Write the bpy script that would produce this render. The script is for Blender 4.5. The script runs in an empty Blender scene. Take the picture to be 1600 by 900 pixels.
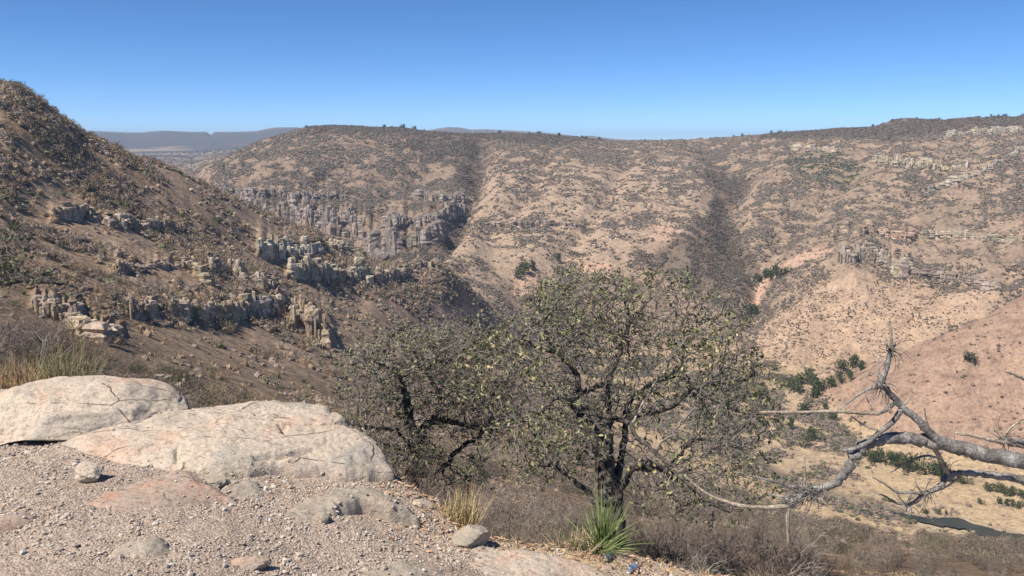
import bpy, bmesh, math, random
import numpy as np
from mathutils import Vector, Matrix
random.seed(7); RNG = np.random.default_rng(11)
scene = bpy.context.scene
COL = scene.collection

# ------------------------------------------------------------------ camera, sky, sun, exposure
FPX, CX, CY = 1331.0, 800.0, 450.0
PITCH = math.radians(9.72)
cam_d = bpy.data.cameras.new('camera'); cam = bpy.data.objects.new('camera', cam_d); COL.objects.link(cam)
cam.location = (0, 0, 0); cam.rotation_euler = (math.pi/2 - PITCH, 0, 0)
cam_d.sensor_width = 36; cam_d.lens = 36*FPX/1600; cam_d.clip_start = 0.05; cam_d.clip_end = 60000
scene.camera = cam
SUN_EL = math.radians(53); SUN_AZ = math.radians(-128)     # azimuth from the view direction (+Y), negative = left
world = bpy.data.worlds.new('World'); scene.world = world; world.use_nodes = True
wn = world.node_tree; bg = wn.nodes['Background']
sky = wn.nodes.new('ShaderNodeTexSky'); sky.sky_type = 'NISHITA'; sky.sun_disc = False
sky.sun_elevation = SUN_EL; sky.sun_rotation = SUN_AZ
sky.altitude = 1800; sky.air_density = 0.5; sky.dust_density = 0.0; sky.ozone_density = 5.0
hs = wn.nodes.new('ShaderNodeHueSaturation'); hs.inputs['Saturation'].default_value = 1.14
wn.links.new(sky.outputs[0], hs.inputs['Color']); wn.links.new(hs.outputs[0], bg.inputs[0]); bg.inputs[1].default_value = 0.122
sl = bpy.data.lights.new('sun', 'SUN'); sl.energy = 4.9; sl.angle = math.radians(0.53); sl.color = (1.0, 0.93, 0.83)
so = bpy.data.objects.new('sun', sl); COL.objects.link(so)
sd = Vector((math.sin(SUN_AZ)*math.cos(SUN_EL), math.cos(SUN_AZ)*math.cos(SUN_EL), math.sin(SUN_EL)))
so.rotation_euler = sd.to_track_quat('Z', 'Y').to_euler(); so.location = sd*50
vs = scene.view_settings; vs.view_transform = 'Standard'; vs.look = 'None'; vs.gamma = 1; vs.exposure = 0.38
scene.cycles.max_bounces = 4; scene.cycles.diffuse_bounces = 2; scene.cycles.glossy_bounces = 1
scene.cycles.transmission_bounces = 2; scene.cycles.volume_bounces = 0; scene.cycles.transparent_max_bounces = 8

# ------------------------------------------------------------------ maths helpers
SP, CP = math.sin(PITCH), math.cos(PITCH)
def ray(px, py):
    a = (np.asarray(px, float)-CX)/FPX; u = -(np.asarray(py, float)-CY)/FPX
    return a, CP+SP*u, -SP+CP*u
def P(px, py, r):                       # world point on the sight line at horizontal range r
    X, Y, Z = ray(px, py); h = np.hypot(X, Y); return np.array([X/h*r, Y/h*r, Z/h*r])
def PZ(px, py, z):                      # world point where the sight line meets height z
    X, Y, Z = ray(px, py); k = z/Z; return np.array([X*k, Y*k, z])
def project(x, y, z):
    f = y*CP - z*SP; u = y*SP + z*CP; f = np.maximum(f, 1e-3)
    return CX+FPX*x/f, CY-FPX*u/f
def _hash(ix, iy, iz, seed):
    h = (ix*374761393 + iy*668265263 + iz*2147483647 + seed*1274126177) & 0xFFFFFFFF
    h = ((h ^ (h >> 13))*1274126177) & 0xFFFFFFFF
    h = ((h ^ (h >> 15))*2246822519) & 0xFFFFFFFF
    return ((h ^ (h >> 16)) & 0xFFFFFF)/float(0xFFFFFF)
def vnoise2(x, y, seed=0):
    x = np.asarray(x, float); y = np.asarray(y, float)
    ix = np.floor(x).astype(np.int64); iy = np.floor(y).astype(np.int64)
    fx = x-ix; fy = y-iy
    def g(dx, dy):
        a = _hash(ix+dx, iy+dy, 0, seed)*2*math.pi
        return np.cos(a)*(fx-dx)+np.sin(a)*(fy-dy)
    u = fx*fx*fx*(fx*(fx*6-15)+10); v = fy*fy*fy*(fy*(fy*6-15)+10)
    return 1.5*((g(0,0)*(1-u)+g(1,0)*u)*(1-v)+(g(0,1)*(1-u)+g(1,1)*u)*v)
def vnoise3(x, y, z, seed=0):
    ix = np.floor(x).astype(np.int64); iy = np.floor(y).astype(np.int64); iz = np.floor(z).astype(np.int64)
    fx = x-ix; fy = y-iy; fz = z-iz
    u = fx*fx*(3-2*fx); v = fy*fy*(3-2*fy); w = fz*fz*(3-2*fz)
    def g(dx, dy, dz): return _hash(ix+dx, iy+dy, iz+dz, seed)*2-1
    a = (g(0,0,0)*(1-u)+g(1,0,0)*u)*(1-v)+(g(0,1,0)*(1-u)+g(1,1,0)*u)*v
    b = (g(0,0,1)*(1-u)+g(1,0,1)*u)*(1-v)+(g(0,1,1)*(1-u)+g(1,1,1)*u)*v
    return a*(1-w)+b*w
def fbm2(x, y, L, oct=4, seed=0, gain=.5):
    s = 0; a = 1.0; f = 1.0/L
    for k in range(oct):
        s = s + a*vnoise2(x*f+k*17.3, y*f-k*9.1, seed+k); a *= gain; f *= 2.03
    return s
def fbm3(p, L, oct=4, seed=0, gain=.5):
    s = 0; a = 1.0; f = 1.0/L
    for k in range(oct):
        s = s + a*vnoise3(p[:,0]*f+k*7.3, p[:,1]*f+3.1, p[:,2]*f-k*4.7, seed+k); a *= gain; f *= 2.03
    return s
def sstep(a, b, x): t = np.clip((x-a)/(b-a), 0, 1); return t*t*(3-2*t)
def polysd(px, py, poly):               # signed distance, negative inside
    px = np.asarray(px, float); py = np.asarray(py, float)
    d = np.full(px.shape, 1e18); ins = np.zeros(px.shape, bool); n = len(poly)
    for i in range(n):
        x0, y0 = poly[i][:2]; x1, y1 = poly[(i+1) % n][:2]
        ex, ey = x1-x0, y1-y0; L = ex*ex+ey*ey+1e-12
        t = np.clip(((px-x0)*ex+(py-y0)*ey)/L, 0, 1)
        d = np.minimum(d, (px-x0-t*ex)**2+(py-y0-t*ey)**2)
        c = ((y0 > py) != (y1 > py)) & (px < (x1-x0)*(py-y0)/((y1-y0) if y1 != y0 else 1e-9)+x0)
        ins ^= c
    d = np.sqrt(d); return np.where(ins, -d, d)
def linesd(px, py, line):
    d = np.full(np.shape(px), 1e18)
    for (x0, y0), (x1, y1) in zip(line[:-1], line[1:]):
        ex, ey = x1-x0, y1-y0; t = np.clip(((px-x0)*ex+(py-y0)*ey)/(ex*ex+ey*ey+1e-12), 0, 1)
        d = np.minimum(d, (px-x0-t*ex)**2+(py-y0-t*ey)**2)
    return np.sqrt(d)
class TPS:
    def __init__(s, pts):
        p = np.array(pts, float); s.p = p[:, :2]; n = len(p)
        d = np.hypot(p[:,None,0]-p[None,:,0], p[:,None,1]-p[None,:,1])
        K = d*d*np.log(d+1e-9); A = np.zeros((n+3, n+3)); A[:n,:n] = K+np.eye(n)*1e-3
        A[:n,n] = 1; A[:n,n+1:] = s.p; A[n,:n] = 1; A[n+1:,:n] = s.p.T
        s.w = np.linalg.solve(A, np.concatenate([p[:,2], [0,0,0]]))
    def __call__(s, x, y):
        z = s.w[-3]+s.w[-2]*x+s.w[-1]*y
        for (a, b), w in zip(s.p, s.w[:-3]):
            d2 = (x-a)**2+(y-b)**2; z = z+w*d2*.5*np.log(d2+1e-18)
        return z

# ------------------------------------------------------------------ object helpers
def tag(o, label=None, cat=None, group=None, kind=None):
    if label: o['label'] = label
    if cat: o['category'] = cat
    if group: o['group'] = group
    if kind: o['kind'] = kind
    return o
def empty(name, loc, label=None, cat=None, group=None):
    o = bpy.data.objects.new(name, None); COL.objects.link(o); o.location = [float(c) for c in loc]; o.empty_display_size = .2
    return tag(o, label, cat, group)
def np_mesh(name, V, F, col=None, smooth=False, extra=None):
    """V (n,3); F (m,3) or (m,4)"""
    V = np.asarray(V, np.float32); F = np.asarray(F, np.int32)
    me = bpy.data.meshes.new(name); k = F.shape[1]
    me.vertices.add(len(V)); me.vertices.foreach_set('co', V.ravel())
    me.loops.add(F.size); me.loops.foreach_set('vertex_index', F.ravel())
    me.polygons.add(len(F)); me.polygons.foreach_set('loop_start', np.arange(0, F.size, k, dtype=np.int32))
    me.polygons.foreach_set('loop_total', np.full(len(F), k, np.int32))
    me.polygons.foreach_set('use_smooth', np.full(len(F), smooth, bool))
    me.update(calc_edges=True)
    if col is not None:
        c = np.ones((len(V), 4), np.float32); c[:, :3] = col
        a = me.color_attributes.new('tint', 'FLOAT_COLOR', 'POINT'); a.data.foreach_set('color', c.ravel())
    for nm, arr in (extra or {}).items():
        a = me.attributes.new(nm, 'FLOAT', 'POINT'); a.data.foreach_set('value', np.asarray(arr, np.float32))
    return me
def obj(name, me, m, parent=None, loc=None):
    o = bpy.data.objects.new(name, me); COL.objects.link(o)
    if m and not me.materials: me.materials.append(m)
    if parent: o.parent = parent
    if loc is not None: o.location = [float(c) for c in loc]
    return o
class MB:
    def __init__(s): s.V = []; s.T = []; s.C = []; s.n = 0
    def add(s, V, T, c=(1,1,1)):
        V = np.asarray(V, float); s.V.append(V); s.T.append(np.asarray(T, int)+s.n); s.n += len(V)
        cc = np.empty((len(V), 3)); cc[:] = c; s.C.append(cc)
    def mesh(s, name, smooth=False):
        return np_mesh(name, np.concatenate(s.V), np.concatenate(s.T), np.concatenate(s.C), smooth)
def tube(mb, pts, rad, n=6, c=(1,1,1), cap=True, wob=0.0):
    pts = np.asarray(pts, float); rad = np.broadcast_to(np.asarray(rad, float), (len(pts),))
    t = np.gradient(pts, axis=0); t /= np.linalg.norm(t, axis=1)[:,None]+1e-12
    ref = np.array([.13, .27, .95]) if abs(t[0,2]) < .9 else np.array([.95, .2, .1])
    u = np.cross(t, ref); u /= np.linalg.norm(u, axis=1)[:,None]+1e-12; v = np.cross(t, u)
    a = np.arange(n)*2*math.pi/n
    rr = rad[:,None]*(1+(RNG.uniform(-wob, wob, (len(pts), n)) if wob else 0))
    R = pts[:,None,:]+(u[:,None,:]*np.cos(a)[None,:,None]+v[:,None,:]*np.sin(a)[None,:,None])*rr[...,None]
    V = R.reshape(-1, 3); m = len(pts)
    i = np.arange(m-1)[:,None]*n; j = np.arange(n)[None,:]; j2 = (j+1) % n
    A = (i+j).ravel(); B = (i+j2).ravel(); Cc = (i+n+j2).ravel(); D = (i+n+j).ravel()
    T = np.concatenate([np.stack([A,B,Cc],1), np.stack([A,Cc,D],1)])
    if cap:
        V = np.concatenate([V, pts[-1:]+t[-1:]*rad[-1]*.6]); k = len(V)-1; b = (m-1)*n
        T = np.concatenate([T, np.stack([b+np.arange(n), b+(np.arange(n)+1) % n, np.full(n, k)],1)])
    mb.add(V, T, c)
def smooth_path(pts, sub=5):
    pts = np.asarray(pts, float)
    if len(pts) < 3:
        return np.concatenate([pts[0][None]*(1-t)+pts[-1][None]*t for t in np.linspace(0,1,sub+1)])
    q = np.concatenate([[2*pts[0]-pts[1]], pts, [2*pts[-1]-pts[-2]]]); out = []
    for i in range(1, len(q)-2):
        for k in range(sub):
            t = k/sub; out.append(.5*((2*q[i])+(-q[i-1]+q[i+1])*t+(2*q[i-1]-5*q[i]+4*q[i+1]-q[i+2])*t*t+(-q[i-1]+3*q[i]-3*q[i+1]+q[i+2])*t**3))
    out.append(q[-2]); return np.array(out)

# ------------------------------------------------------------------ materials
def mat(name, build):
    m = bpy.data.materials.new(name); m.use_nodes = True; nt = m.node_tree
    b = nt.nodes['Principled BSDF']; b.inputs['Roughness'].default_value = .9; b.inputs['Specular IOR Level'].default_value = .2
    build(nt, b); return m
def N(nt, t, **kw):
    n = nt.nodes.new(t)
    for k, v in kw.items(): setattr(n, k, v)
    return n
def noise(nt, scale, detail=6, rough=.6, vec=None, dist=0):
    n = N(nt, 'ShaderNodeTexNoise'); n.inputs['Scale'].default_value = scale; n.inputs['Detail'].default_value = detail
    n.inputs['Roughness'].default_value = rough; n.inputs['Distortion'].default_value = dist
    if vec is None:
        g = N(nt, 'ShaderNodeTexCoord'); vec = g.outputs['Object']
    nt.links.new(vec, n.inputs['Vector']); return n.outputs['Fac']
def ramp(nt, fac, stops):
    r = N(nt, 'ShaderNodeValToRGB'); e = r.color_ramp.elements
    while len(e) < len(stops): e.new(.5)
    for i, (p, c) in enumerate(stops): e[i].position = p; e[i].color = (*c, 1) if len(c) == 3 else c
    nt.links.new(fac, r.inputs[0]); return r.outputs[0]
def mixc(nt, fac, a, b, mode='MIX'):
    m = N(nt, 'ShaderNodeMix', data_type='RGBA', blend_type=mode)
    for s, v in ((0, fac), (6, a), (7, b)):
        if isinstance(v, (int, float)): m.inputs[s].default_value = v
        elif isinstance(v, tuple): m.inputs[s].default_value = (*v, 1)
        else: nt.links.new(v, m.inputs[s])
    return m.outputs[2]
def bump(nt, b, h, strength, dist, prev=None):
    n = N(nt, 'ShaderNodeBump'); n.inputs['Strength'].default_value = strength; n.inputs['Distance'].default_value = dist
    nt.links.new(h, n.inputs['Height'])
    if prev: nt.links.new(prev, n.inputs['Normal'])
    nt.links.new(n.outputs[0], b.inputs['Normal']); return n.outputs[0]
def tintcol(nt): a = N(nt, 'ShaderNodeAttribute'); a.attribute_name = 'tint'; return a.outputs['Color']

def b_terrain(nt, b):
    t = tintcol(nt)
    f1 = noise(nt, .5, 8, .7); f2 = noise(nt, .06, 6, .65); f3 = noise(nt, 3.0, 4, .7)
    c = mixc(nt, 1.0, t, ramp(nt, f1, [(.3, (.62,.60,.58)), (.5, (1,1,1)), (.7, (1.28,1.26,1.22))]), 'MULTIPLY')
    c = mixc(nt, 1.0, c, ramp(nt, f2, [(.3, (.78,.76,.76)), (.5, (1,1,1)), (.72, (1.18,1.17,1.13))]), 'MULTIPLY')
    f4 = noise(nt, .16, 7, .75)
    c = mixc(nt, 1.0, c, ramp(nt, f4, [(.36, (.66,.64,.62)), (.48, (1,1,1)), (.64, (1.2,1.18,1.14))]), 'MULTIPLY')
    c = mixc(nt, .6, c, ramp(nt, f3, [(.3, (.6,.6,.6)), (.5, (1,1,1)), (.7, (1.3,1.3,1.3))]), 'MULTIPLY')
    nt.links.new(c, b.inputs['Base Color']); b.inputs['Roughness'].default_value = 1; b.inputs['Specular IOR Level'].default_value = .05
    p = bump(nt, b, f2, .8, 4.0); p = bump(nt, b, f1, .7, .9, p); bump(nt, b, f3, .5, .15, p)
M_TERR = mat('dry hillside', b_terrain)
def b_tint(rough=.9, lo=.7, hi=1.25, sc=8, bs=0, bd=.02):
    def f(nt, b):
        t = tintcol(nt); n = noise(nt, sc, 5, .6)
        c = mixc(nt, 1.0, t, ramp(nt, n, [(.3, (lo,)*3), (.7, (hi,)*3)]), 'MULTIPLY')
        nt.links.new(c, b.inputs['Base Color']); b.inputs['Roughness'].default_value = rough
        if bs: bump(nt, b, n, bs, bd)
    return f
M_SCRUB = mat('dry scrub twigs', b_tint(1, .85, 1.15, .5))
M_CLIFF = mat('columnar cliff rock', b_tint(.95, .55, 1.4, .45, .9, .6))
M_LEAF = mat('oak leaf', b_tint(.55, .7, 1.3, 20)); M_LEAF.node_tree.nodes['Principled BSDF'].inputs['Specular IOR Level'].default_value = .4
M_TWIG = mat('dry twigs', b_tint(.95, .7, 1.3, 12))
M_BLADE = mat('grass blade', b_tint(.7, .8, 1.2, 15))
M_PEB = mat('gravel stone', b_tint(.9, .75, 1.2, 60))
def b_bark(c0, c1, c2, sc=9):
    def f(nt, b):
        g = N(nt, 'ShaderNodeTexCoord'); n1 = noise(nt, sc, 8, .7); n2 = noise(nt, sc*7, 5, .7)
        v = N(nt, 'ShaderNodeTexVoronoi', feature='DISTANCE_TO_EDGE'); v.inputs['Scale'].default_value = sc*5; nt.links.new(g.outputs['Object'], v.inputs['Vector'])
        c = ramp(nt, n1, [(.36, c0), (.5, c1), (.62, c2)]); c = mixc(nt, .55, c, ramp(nt, v.outputs['Distance'], [(0, (.25,.23,.21)), (.12, (1,1,1))]), 'MULTIPLY')
        c = mixc(nt, .7, c, ramp(nt, n2, [(.35, (.55,.55,.55)), (.65, (1.25,1.25,1.25))]), 'MULTIPLY')
        nt.links.new(c, b.inputs['Base Color']); p = bump(nt, b, n1, .7, .03); bump(nt, b, n2, .8, .008, p)
    return f
M_BARK = mat('oak bark', b_bark((.05,.042,.036), (.11,.095,.082), (.25,.23,.20)))
M_DEAD = mat('bare grey bark', b_bark((.17,.15,.135), (.30,.275,.25), (.46,.43,.39)))
M_PALE = mat('barkless pale wood', b_bark((.34,.27,.20), (.50,.41,.31), (.62,.53,.42)))
def b_rock(base, warm, grey, dark, sc=1.0):
    def f(nt, b):
        n1 = noise(nt, 1.3*sc, 8, .6, dist=.4); n2 = noise(nt, 6*sc, 8, .65); n3 = noise(nt, 45*sc, 5, .7)
        n4 = noise(nt, 2.3*sc, 5, .55, dist=1.2)
        c = ramp(nt, n1, [(.36, warm), (.47, base), (.56, base), (.66, grey)])
        c = mixc(nt, ramp(nt, n2, [(.5, (0,0,0)), (.66, (.75,.75,.75))]), c, grey)
        c = mixc(nt, 1.0, c, ramp(nt, n3, [(.3, (.5,.49,.48)), (.47, (.95,.95,.95)), (.72, (1.22,1.2,1.18))]), 'MULTIPLY')
        n5 = noise(nt, 16*sc, 7, .8); c = mixc(nt, 1.0, c, ramp(nt, n5, [(.38, (.62,.60,.58)), (.46, (1,1,1)), (.6, (1.08,1.07,1.05))]), 'MULTIPLY')
        v = N(nt, 'ShaderNodeTexVoronoi', feature='DISTANCE_TO_EDGE'); v.inputs['Scale'].default_value = 1.1*sc
        g = N(nt, 'ShaderNodeTexCoord'); mp = N(nt, 'ShaderNodeMapping'); mp.inputs['Scale'].default_value = (1, 2.2, 3)
        mm = N(nt, 'ShaderNodeMix', data_type='VECTOR'); mm.inputs[0].default_value = .16
        nn = N(nt, 'ShaderNodeTexNoise'); nn.inputs['Scale'].default_value = 3*sc; nn.inputs['Detail'].default_value = 6
        nt.links.new(g.outputs['Object'], mp.inputs[0]); nt.links.new(g.outputs['Object'], nn.inputs['Vector'])
        nt.links.new(mp.outputs[0], mm.inputs[4]); nt.links.new(nn.outputs['Color'], mm.inputs[5]); nt.links.new(mm.outputs[1], v.inputs['Vector'])
        crack = ramp(nt, v.outputs['Distance'], [(.0, (0,0,0)), (.012, (1,1,1))])
        gate = ramp(nt, n4, [(.5, (1,1,1)), (.56, (0,0,0))])
        cm = mixc(nt, 1.0, crack, gate, 'LIGHTEN')
        c = mixc(nt, cm, dark, c)
        nt.links.new(c, b.inputs['Base Color'])
        p = bump(nt, b, n1, .5, .12/sc); p = bump(nt, b, n2, .6, .035/sc, p); p = bump(nt, b, n3, .6, .006/sc, p); bump(nt, b, cm, .8, .012/sc, p)
    return f
M_ROCK = mat('pinkish weathered rock', b_rock((.52,.435,.345), (.54,.385,.285), (.37,.33,.28), (.13,.10,.08)))
M_GROCK = mat('grey lichen rock', b_rock((.38,.325,.26), (.44,.35,.27), (.27,.245,.195), (.08,.07,.06), 1.6))
M_RROCK = mat('reddish bedrock', b_rock((.42,.32,.25), (.46,.28,.20), (.30,.27,.23), (.12,.09,.07), 1.6))
def b_ground(nt, b):
    t = tintcol(nt)
    n1 = noise(nt, 1.2, 6, .6); n3 = noise(nt, 30, 6, .75)
    v = N(nt, 'ShaderNodeTexVoronoi'); v.inputs['Scale'].default_value = 55
    g = N(nt, 'ShaderNodeTexCoord'); nt.links.new(g.outputs['Object'], v.inputs['Vector'])
    c = mixc(nt, 1.0, t, ramp(nt, n1, [(.3, (.85,.82,.8)), (.7, (1.15,1.12,1.1))]), 'MULTIPLY')
    c = mixc(nt, 1.0, c, ramp(nt, n3, [(.3, (.6,.6,.6)), (.5, (1,1,1)), (.7, (1.3,1.3,1.3))]), 'MULTIPLY')
    bw = N(nt, 'ShaderNodeRGBToBW'); nt.links.new(v.outputs['Color'], bw.inputs[0])
    c = mixc(nt, .6, c, ramp(nt, bw.outputs[0], [(.2, (.7,.68,.66)), (.8, (1.3,1.28,1.25))]), 'MULTIPLY')
    nt.links.new(c, b.inputs['Base Color']); b.inputs['Roughness'].default_value = 1
    p = bump(nt, b, n3, .9, .02); inv = N(nt, 'ShaderNodeMath', operation='SUBTRACT'); inv.inputs[0].default_value = 1
    nt.links.new(v.outputs['Distance'], inv.inputs[1]); bump(nt, b, inv.outputs[0], .9, .012, p)
M_GROUND = mat('gravelly ledge ground', b_ground)

# ------------------------------------------------------------------ TERRAIN: one heightfield around the viewpoint
ZF = -218.0
core = np.radians(np.linspace(-34, 34, 1300))
az = np.concatenate([np.radians(np.linspace(-50, -34.3, 60)), core, np.radians(np.linspace(34.3, 50, 60))])
rad = np.concatenate([np.geomspace(5, 100, 130, endpoint=False), np.geomspace(100, 1000, 480, endpoint=False),
                      np.geomspace(1000, 2600, 330, endpoint=False), np.geomspace(2600, 11500, 150)])
def knots(line):
    A, T, R = [], [], []
    for k in line:
        X, Y, Z = ray(k[0], k[1] if k[1] is not None else 400); h = math.hypot(X, Y); t = Z/h
        if k[2] == 'F': r = ZF/t
        elif k[1] is None: r = k[2]; t = k[3]/r
        else: r = k[2]
        A.append(math.atan2(X, Y)); T.append(t); R.append(r)
    o = np.argsort(A); return np.array(A)[o], np.array(T)[o], np.array(R)[o]
LINES = [
 [(-300,None,5,-3.0),(300,None,5,-3.2),(800,None,5,-3.6),(1600,None,5,-4.0)],
 [(-300,None,14,-3.8),(0,None,14,-3.9),(300,None,14,-5.0),(600,None,14,-6.6),(800,None,14,-7.4),(1200,None,14,-7.2),(1600,None,14,-6.9)],
 [(-300,590,40),(0,585,40),(200,622,40),(400,690,40),(600,745,40),(800,795,40),(1000,835,40),(1200,862,40),(1400,878,40),(1600,882,40),(1900,885,40)],
 [(-300,520,90),(0,535,100),(200,572,110),(400,612,130),(600,662,160),(800,705,200),(1000,762,220),(1200,806,200),(1400,846,170),(1600,862,130),(1900,868,130)],
 [(-300,420,170),(0,430,180),(200,480,200),(400,520,240),(600,560,330),(750,590,470),(850,610,600),(940,628,'F'),(1000,655,'F'),(1080,692,'F'),(1180,737,'F'),(1300,780,'F'),(1400,806,'F'),(1500,822,'F'),(1600,845,'F'),(1900,875,'F')],
 [(-300,300,260),(0,320,280),(200,370,320),(400,430,380),(600,490,480),(750,540,620),(850,575,720),(940,602,'F'),(1000,606,'F'),(1100,612,'F'),(1200,622,'F'),(1300,640,'F'),(1345,690,'F'),(1400,718,'F'),(1500,732,'F'),(1600,748,'F'),(1900,775,'F')],
 [(-400,118,430),(-200,126,425),(0,133,420),(30,139,430),(60,157,440),(100,186,450),(130,206,460),(210,246,480),(330,291,520),(440,346,560),(560,396,600),(600,410,620),(640,414,640),(690,420,660),(760,480,740),(850,545,800),(920,585,'F'),(1000,588,'F'),(1100,594,'F'),(1200,606,'F'),(1310,612,745),(1440,546,765),(1540,502,780),(1600,471,800),(1900,400,850)],
 [(-300,None,700,-60),(100,None,700,-90),(400,None,760,-150),(600,None,780,-170),(690,None,790,-165),(770,470,820),(850,520,860),(920,565,'F'),(1000,560,'F'),(1100,572,'F'),(1200,590,'F'),(1300,None,860,-214),(1440,None,880,-200),(1600,None,900,-185),(1900,None,920,-170)],
 [(-300,None,1100,-130),(300,None,1100,-160),(560,None,1000,-160),(640,None,950,-145),(690,405,940),(740,425,930),(830,468,920),(900,500,940),(1000,500,960),(1100,495,980),(1170,478,1000),(1200,520,930),(1260,462,960),(1330,424,1000),(1400,432,1010),(1500,452,1000),(1600,468,990),(1900,470,990)],
 [(-300,None,1500,-150),(300,None,1450,-160),(345,300,1350),(420,310,1300),(500,318,1280),(600,325,1250),(680,330,1230),(730,320,1250),(800,330,1200),(900,345,1180),(1000,355,1170),(1080,350,1180),(1130,375,1180),(1200,355,1200),(1300,335,1220),(1400,330,1240),(1600,330,1230),(1900,330,1230)],
 [(-300,None,2000,-150),(250,None,1900,-160),(320,271,1620),(345,258,1650),(372,243,1700),(405,226,1720),(440,213,1750),(470,202,1760),(490,199,1770),(560,199,1800),(620,200,1830),(660,205,1870),(720,208,1900),(850,211,2000),(900,215,2000),(950,222,2050),(1000,222,2100),(1050,221,2200),(1120,218,2200),(1210,210,2150),(1300,203,2100),(1370,199,2000),(1400,190,1950),(1500,188,1950),(1600,186,1950),(1900,182,1950)],
 [(-300,262,3200),(300,258,3200),(340,None,2400,-60),(500,None,2400,0),(1000,None,2600,-30),(1600,None,2500,20),(1900,None,2500,20)],
 [(-300,236,5500),(200,236,5500),(300,233,5500),(400,230,5500),(500,None,5000,-60),(1000,None,5000,-80),(1900,None,5000,-60)],
 [(-300,218,6900),(130,214,6900),(200,217,6900),(255,213,6900),(325,215,6900),(400,214,6900),(450,210,6900),(500,212,6900),(560,None,6900,0),(1000,None,6900,-80),(1900,None,6900,-60)],
 [(-300,202,7050),(130,204,7050),(160,205,7050),(200,207,7050),(220,207,7050),(240,205,7050),(255,204,7050),(300,206,7050),(322,206,7050),(330,211,7050),(335,206,7050),(370,206,7050),(400,205,7050),(412,202,7050),(430,199,7050),(465,199,7050),(480,202,7050),(560,208,7050),(620,203,7050),(635,199,7050),(645,201,7050),(665,204,7050),(682,201,7050),(700,198.5,7050),(718,199,7050),(735,202.5,7050),(760,202,7050),(800,204,7050),(850,207,7050),(905,213,7050),(925,212,7050),(950,216,7050),(985,219,7050),(1040,226,7050),(1900,226,7050)],
 [(-300,None,11600,-80),(1900,None,11600,-80)],
]
def build_terrain():
    nA, nR = len(az), len(rad); K = len(LINES)
    LR = np.zeros((K, nA)); LZ = np.zeros((K, nA))
    for k, ln in enumerate(LINES):
        A, T, R = knots(ln)
        lr = np.interp(az, A, np.log(R)); t = np.interp(az, A, T)
        w = 9 if k in (2,3,4,5,7,8,9,11,12) else (2 if k in (6,10) else 0)
        if w:
            ker = np.hanning(2*w+3)[1:-1]; ker /= ker.sum()
            pad = lambda q: np.concatenate([np.full(w, q[0]), q, np.full(w, q[-1])])
            lr = np.convolve(pad(lr), ker, 'valid'); t = np.convolve(pad(t), ker, 'valid')
        LR[k] = np.exp(lr); LZ[k] = t*LR[k]
    for k in range(1, K): LR[k] = np.maximum(LR[k], LR[k-1]*1.01)
    Z = np.zeros((nR, nA))
    for j in range(nA):
        x = LR[:, j]; y = LZ[:, j]; h = np.diff(x); d = np.diff(y)/h
        m = np.zeros(K)
        s = (d[:-1]*d[1:] > 0); w1 = 2*h[1:]+h[:-1]; w2 = h[1:]+2*h[:-1]
        with np.errstate(divide='ignore', invalid='ignore'):
            mm = (w1+w2)/(w1/d[:-1]+w2/d[1:])
        m[1:-1] = np.where(s, mm, 0); m[0] = d[0]; m[-1] = d[-1]
        i = np.clip(np.searchsorted(x, rad)-1, 0, K-2); t = np.clip((rad-x[i])/h[i], 0, 1)
        Z[:, j] = (2*t**3-3*t**2+1)*y[i]+(t**3-2*t**2+t)*h[i]*m[i]+(-2*t**3+3*t**2)*y[i+1]+(t**3-t**2)*h[i]*m[i+1]
    return Z
Z = build_terrain()
RR, AA = np.meshgrid(rad, az, indexing='ij'); XX = RR*np.sin(AA); YY = RR*np.cos(AA)
_, LR6, _2 = None, None, None
# relief: gullies, spurs and rubble, none of it on the flat valley floor
PX0, PY0 = project(XX, YY, Z)
flat = sstep(7, 1, np.abs(Z-ZF))*sstep(380, 430, RR)*sstep(1000, 900, RR)
amp = (1-flat)*(1-.6*sstep(720, 660, RR)*sstep(900, 600, PX0))*(1-.35*sstep(720, 800, PX0)*sstep(1120, 1050, PX0))
wx = fbm2(XX, YY, 220, 3, 3)*70; wy = fbm2(XX, YY, 220, 3, 5)*70
rid = lambda L, s: 1-np.abs(fbm2(XX+wx, YY+wy, L, 3, s))*2
Zn = 9*(rid(330, 21)-.45)*sstep(250, 900, RR) + 5*(rid(120, 31)-.45)*sstep(120, 600, RR)
Zn += 2.2*fbm2(XX, YY, 45, 4, 41)*sstep(30, 300, RR) + .7*fbm2(XX, YY, 9, 3, 51)*sstep(8, 60, RR)
sky_keep = 1-.75*np.exp(-((PY0-np.where(RR > 1500, 205, -999))/14.)**2)
far = sstep(5200, 2600, RR)
Z = Z + Zn*amp*sky_keep*far + flat*.35*fbm2(XX, YY, 30, 3, 61)
# ravines cut into the flanks (lines on the hillsides)
def carve(line, rmin, rmax, w, depth):
    global Z
    d = linesd(PX0, PY0, line); m = (RR > rmin) & (RR < rmax)
    Z = Z-np.where(m, depth*np.exp(-(d/w)**2), 0)
carve([(752,232),(748,262),(750,290),(728,330),(700,375),(672,405)], 850, 1900, 17, 20)
carve([(1105,245),(1160,290),(1135,330),(1150,380),(1185,430),(1175,490)], 850, 2000, 20, 17)
carve([(610,318),(590,350),(600,395)], 900, 1700, 13, 9)
carve([(1390,215),(1300,290),(1230,360),(1190,440)], 900, 1900, 20, 10)
carve([(1520,230),(1440,300),(1390,350)], 1000, 1900, 16, 7)
carve([(860,240),(830,300),(760,360)], 950, 1900, 14, 10)
carve([(980,250),(940,320),(880,400)], 950, 1900, 14, 9)
carve([(120,230),(240,330),(380,400),(560,470)], 200, 620, 20, 3)
carve([(30,330),(200,440),(420,540)], 120, 500, 24, 2.5)
carve([(1600,560),(1500,580),(1430,620)], 600, 800, 7, 3.5)
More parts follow.
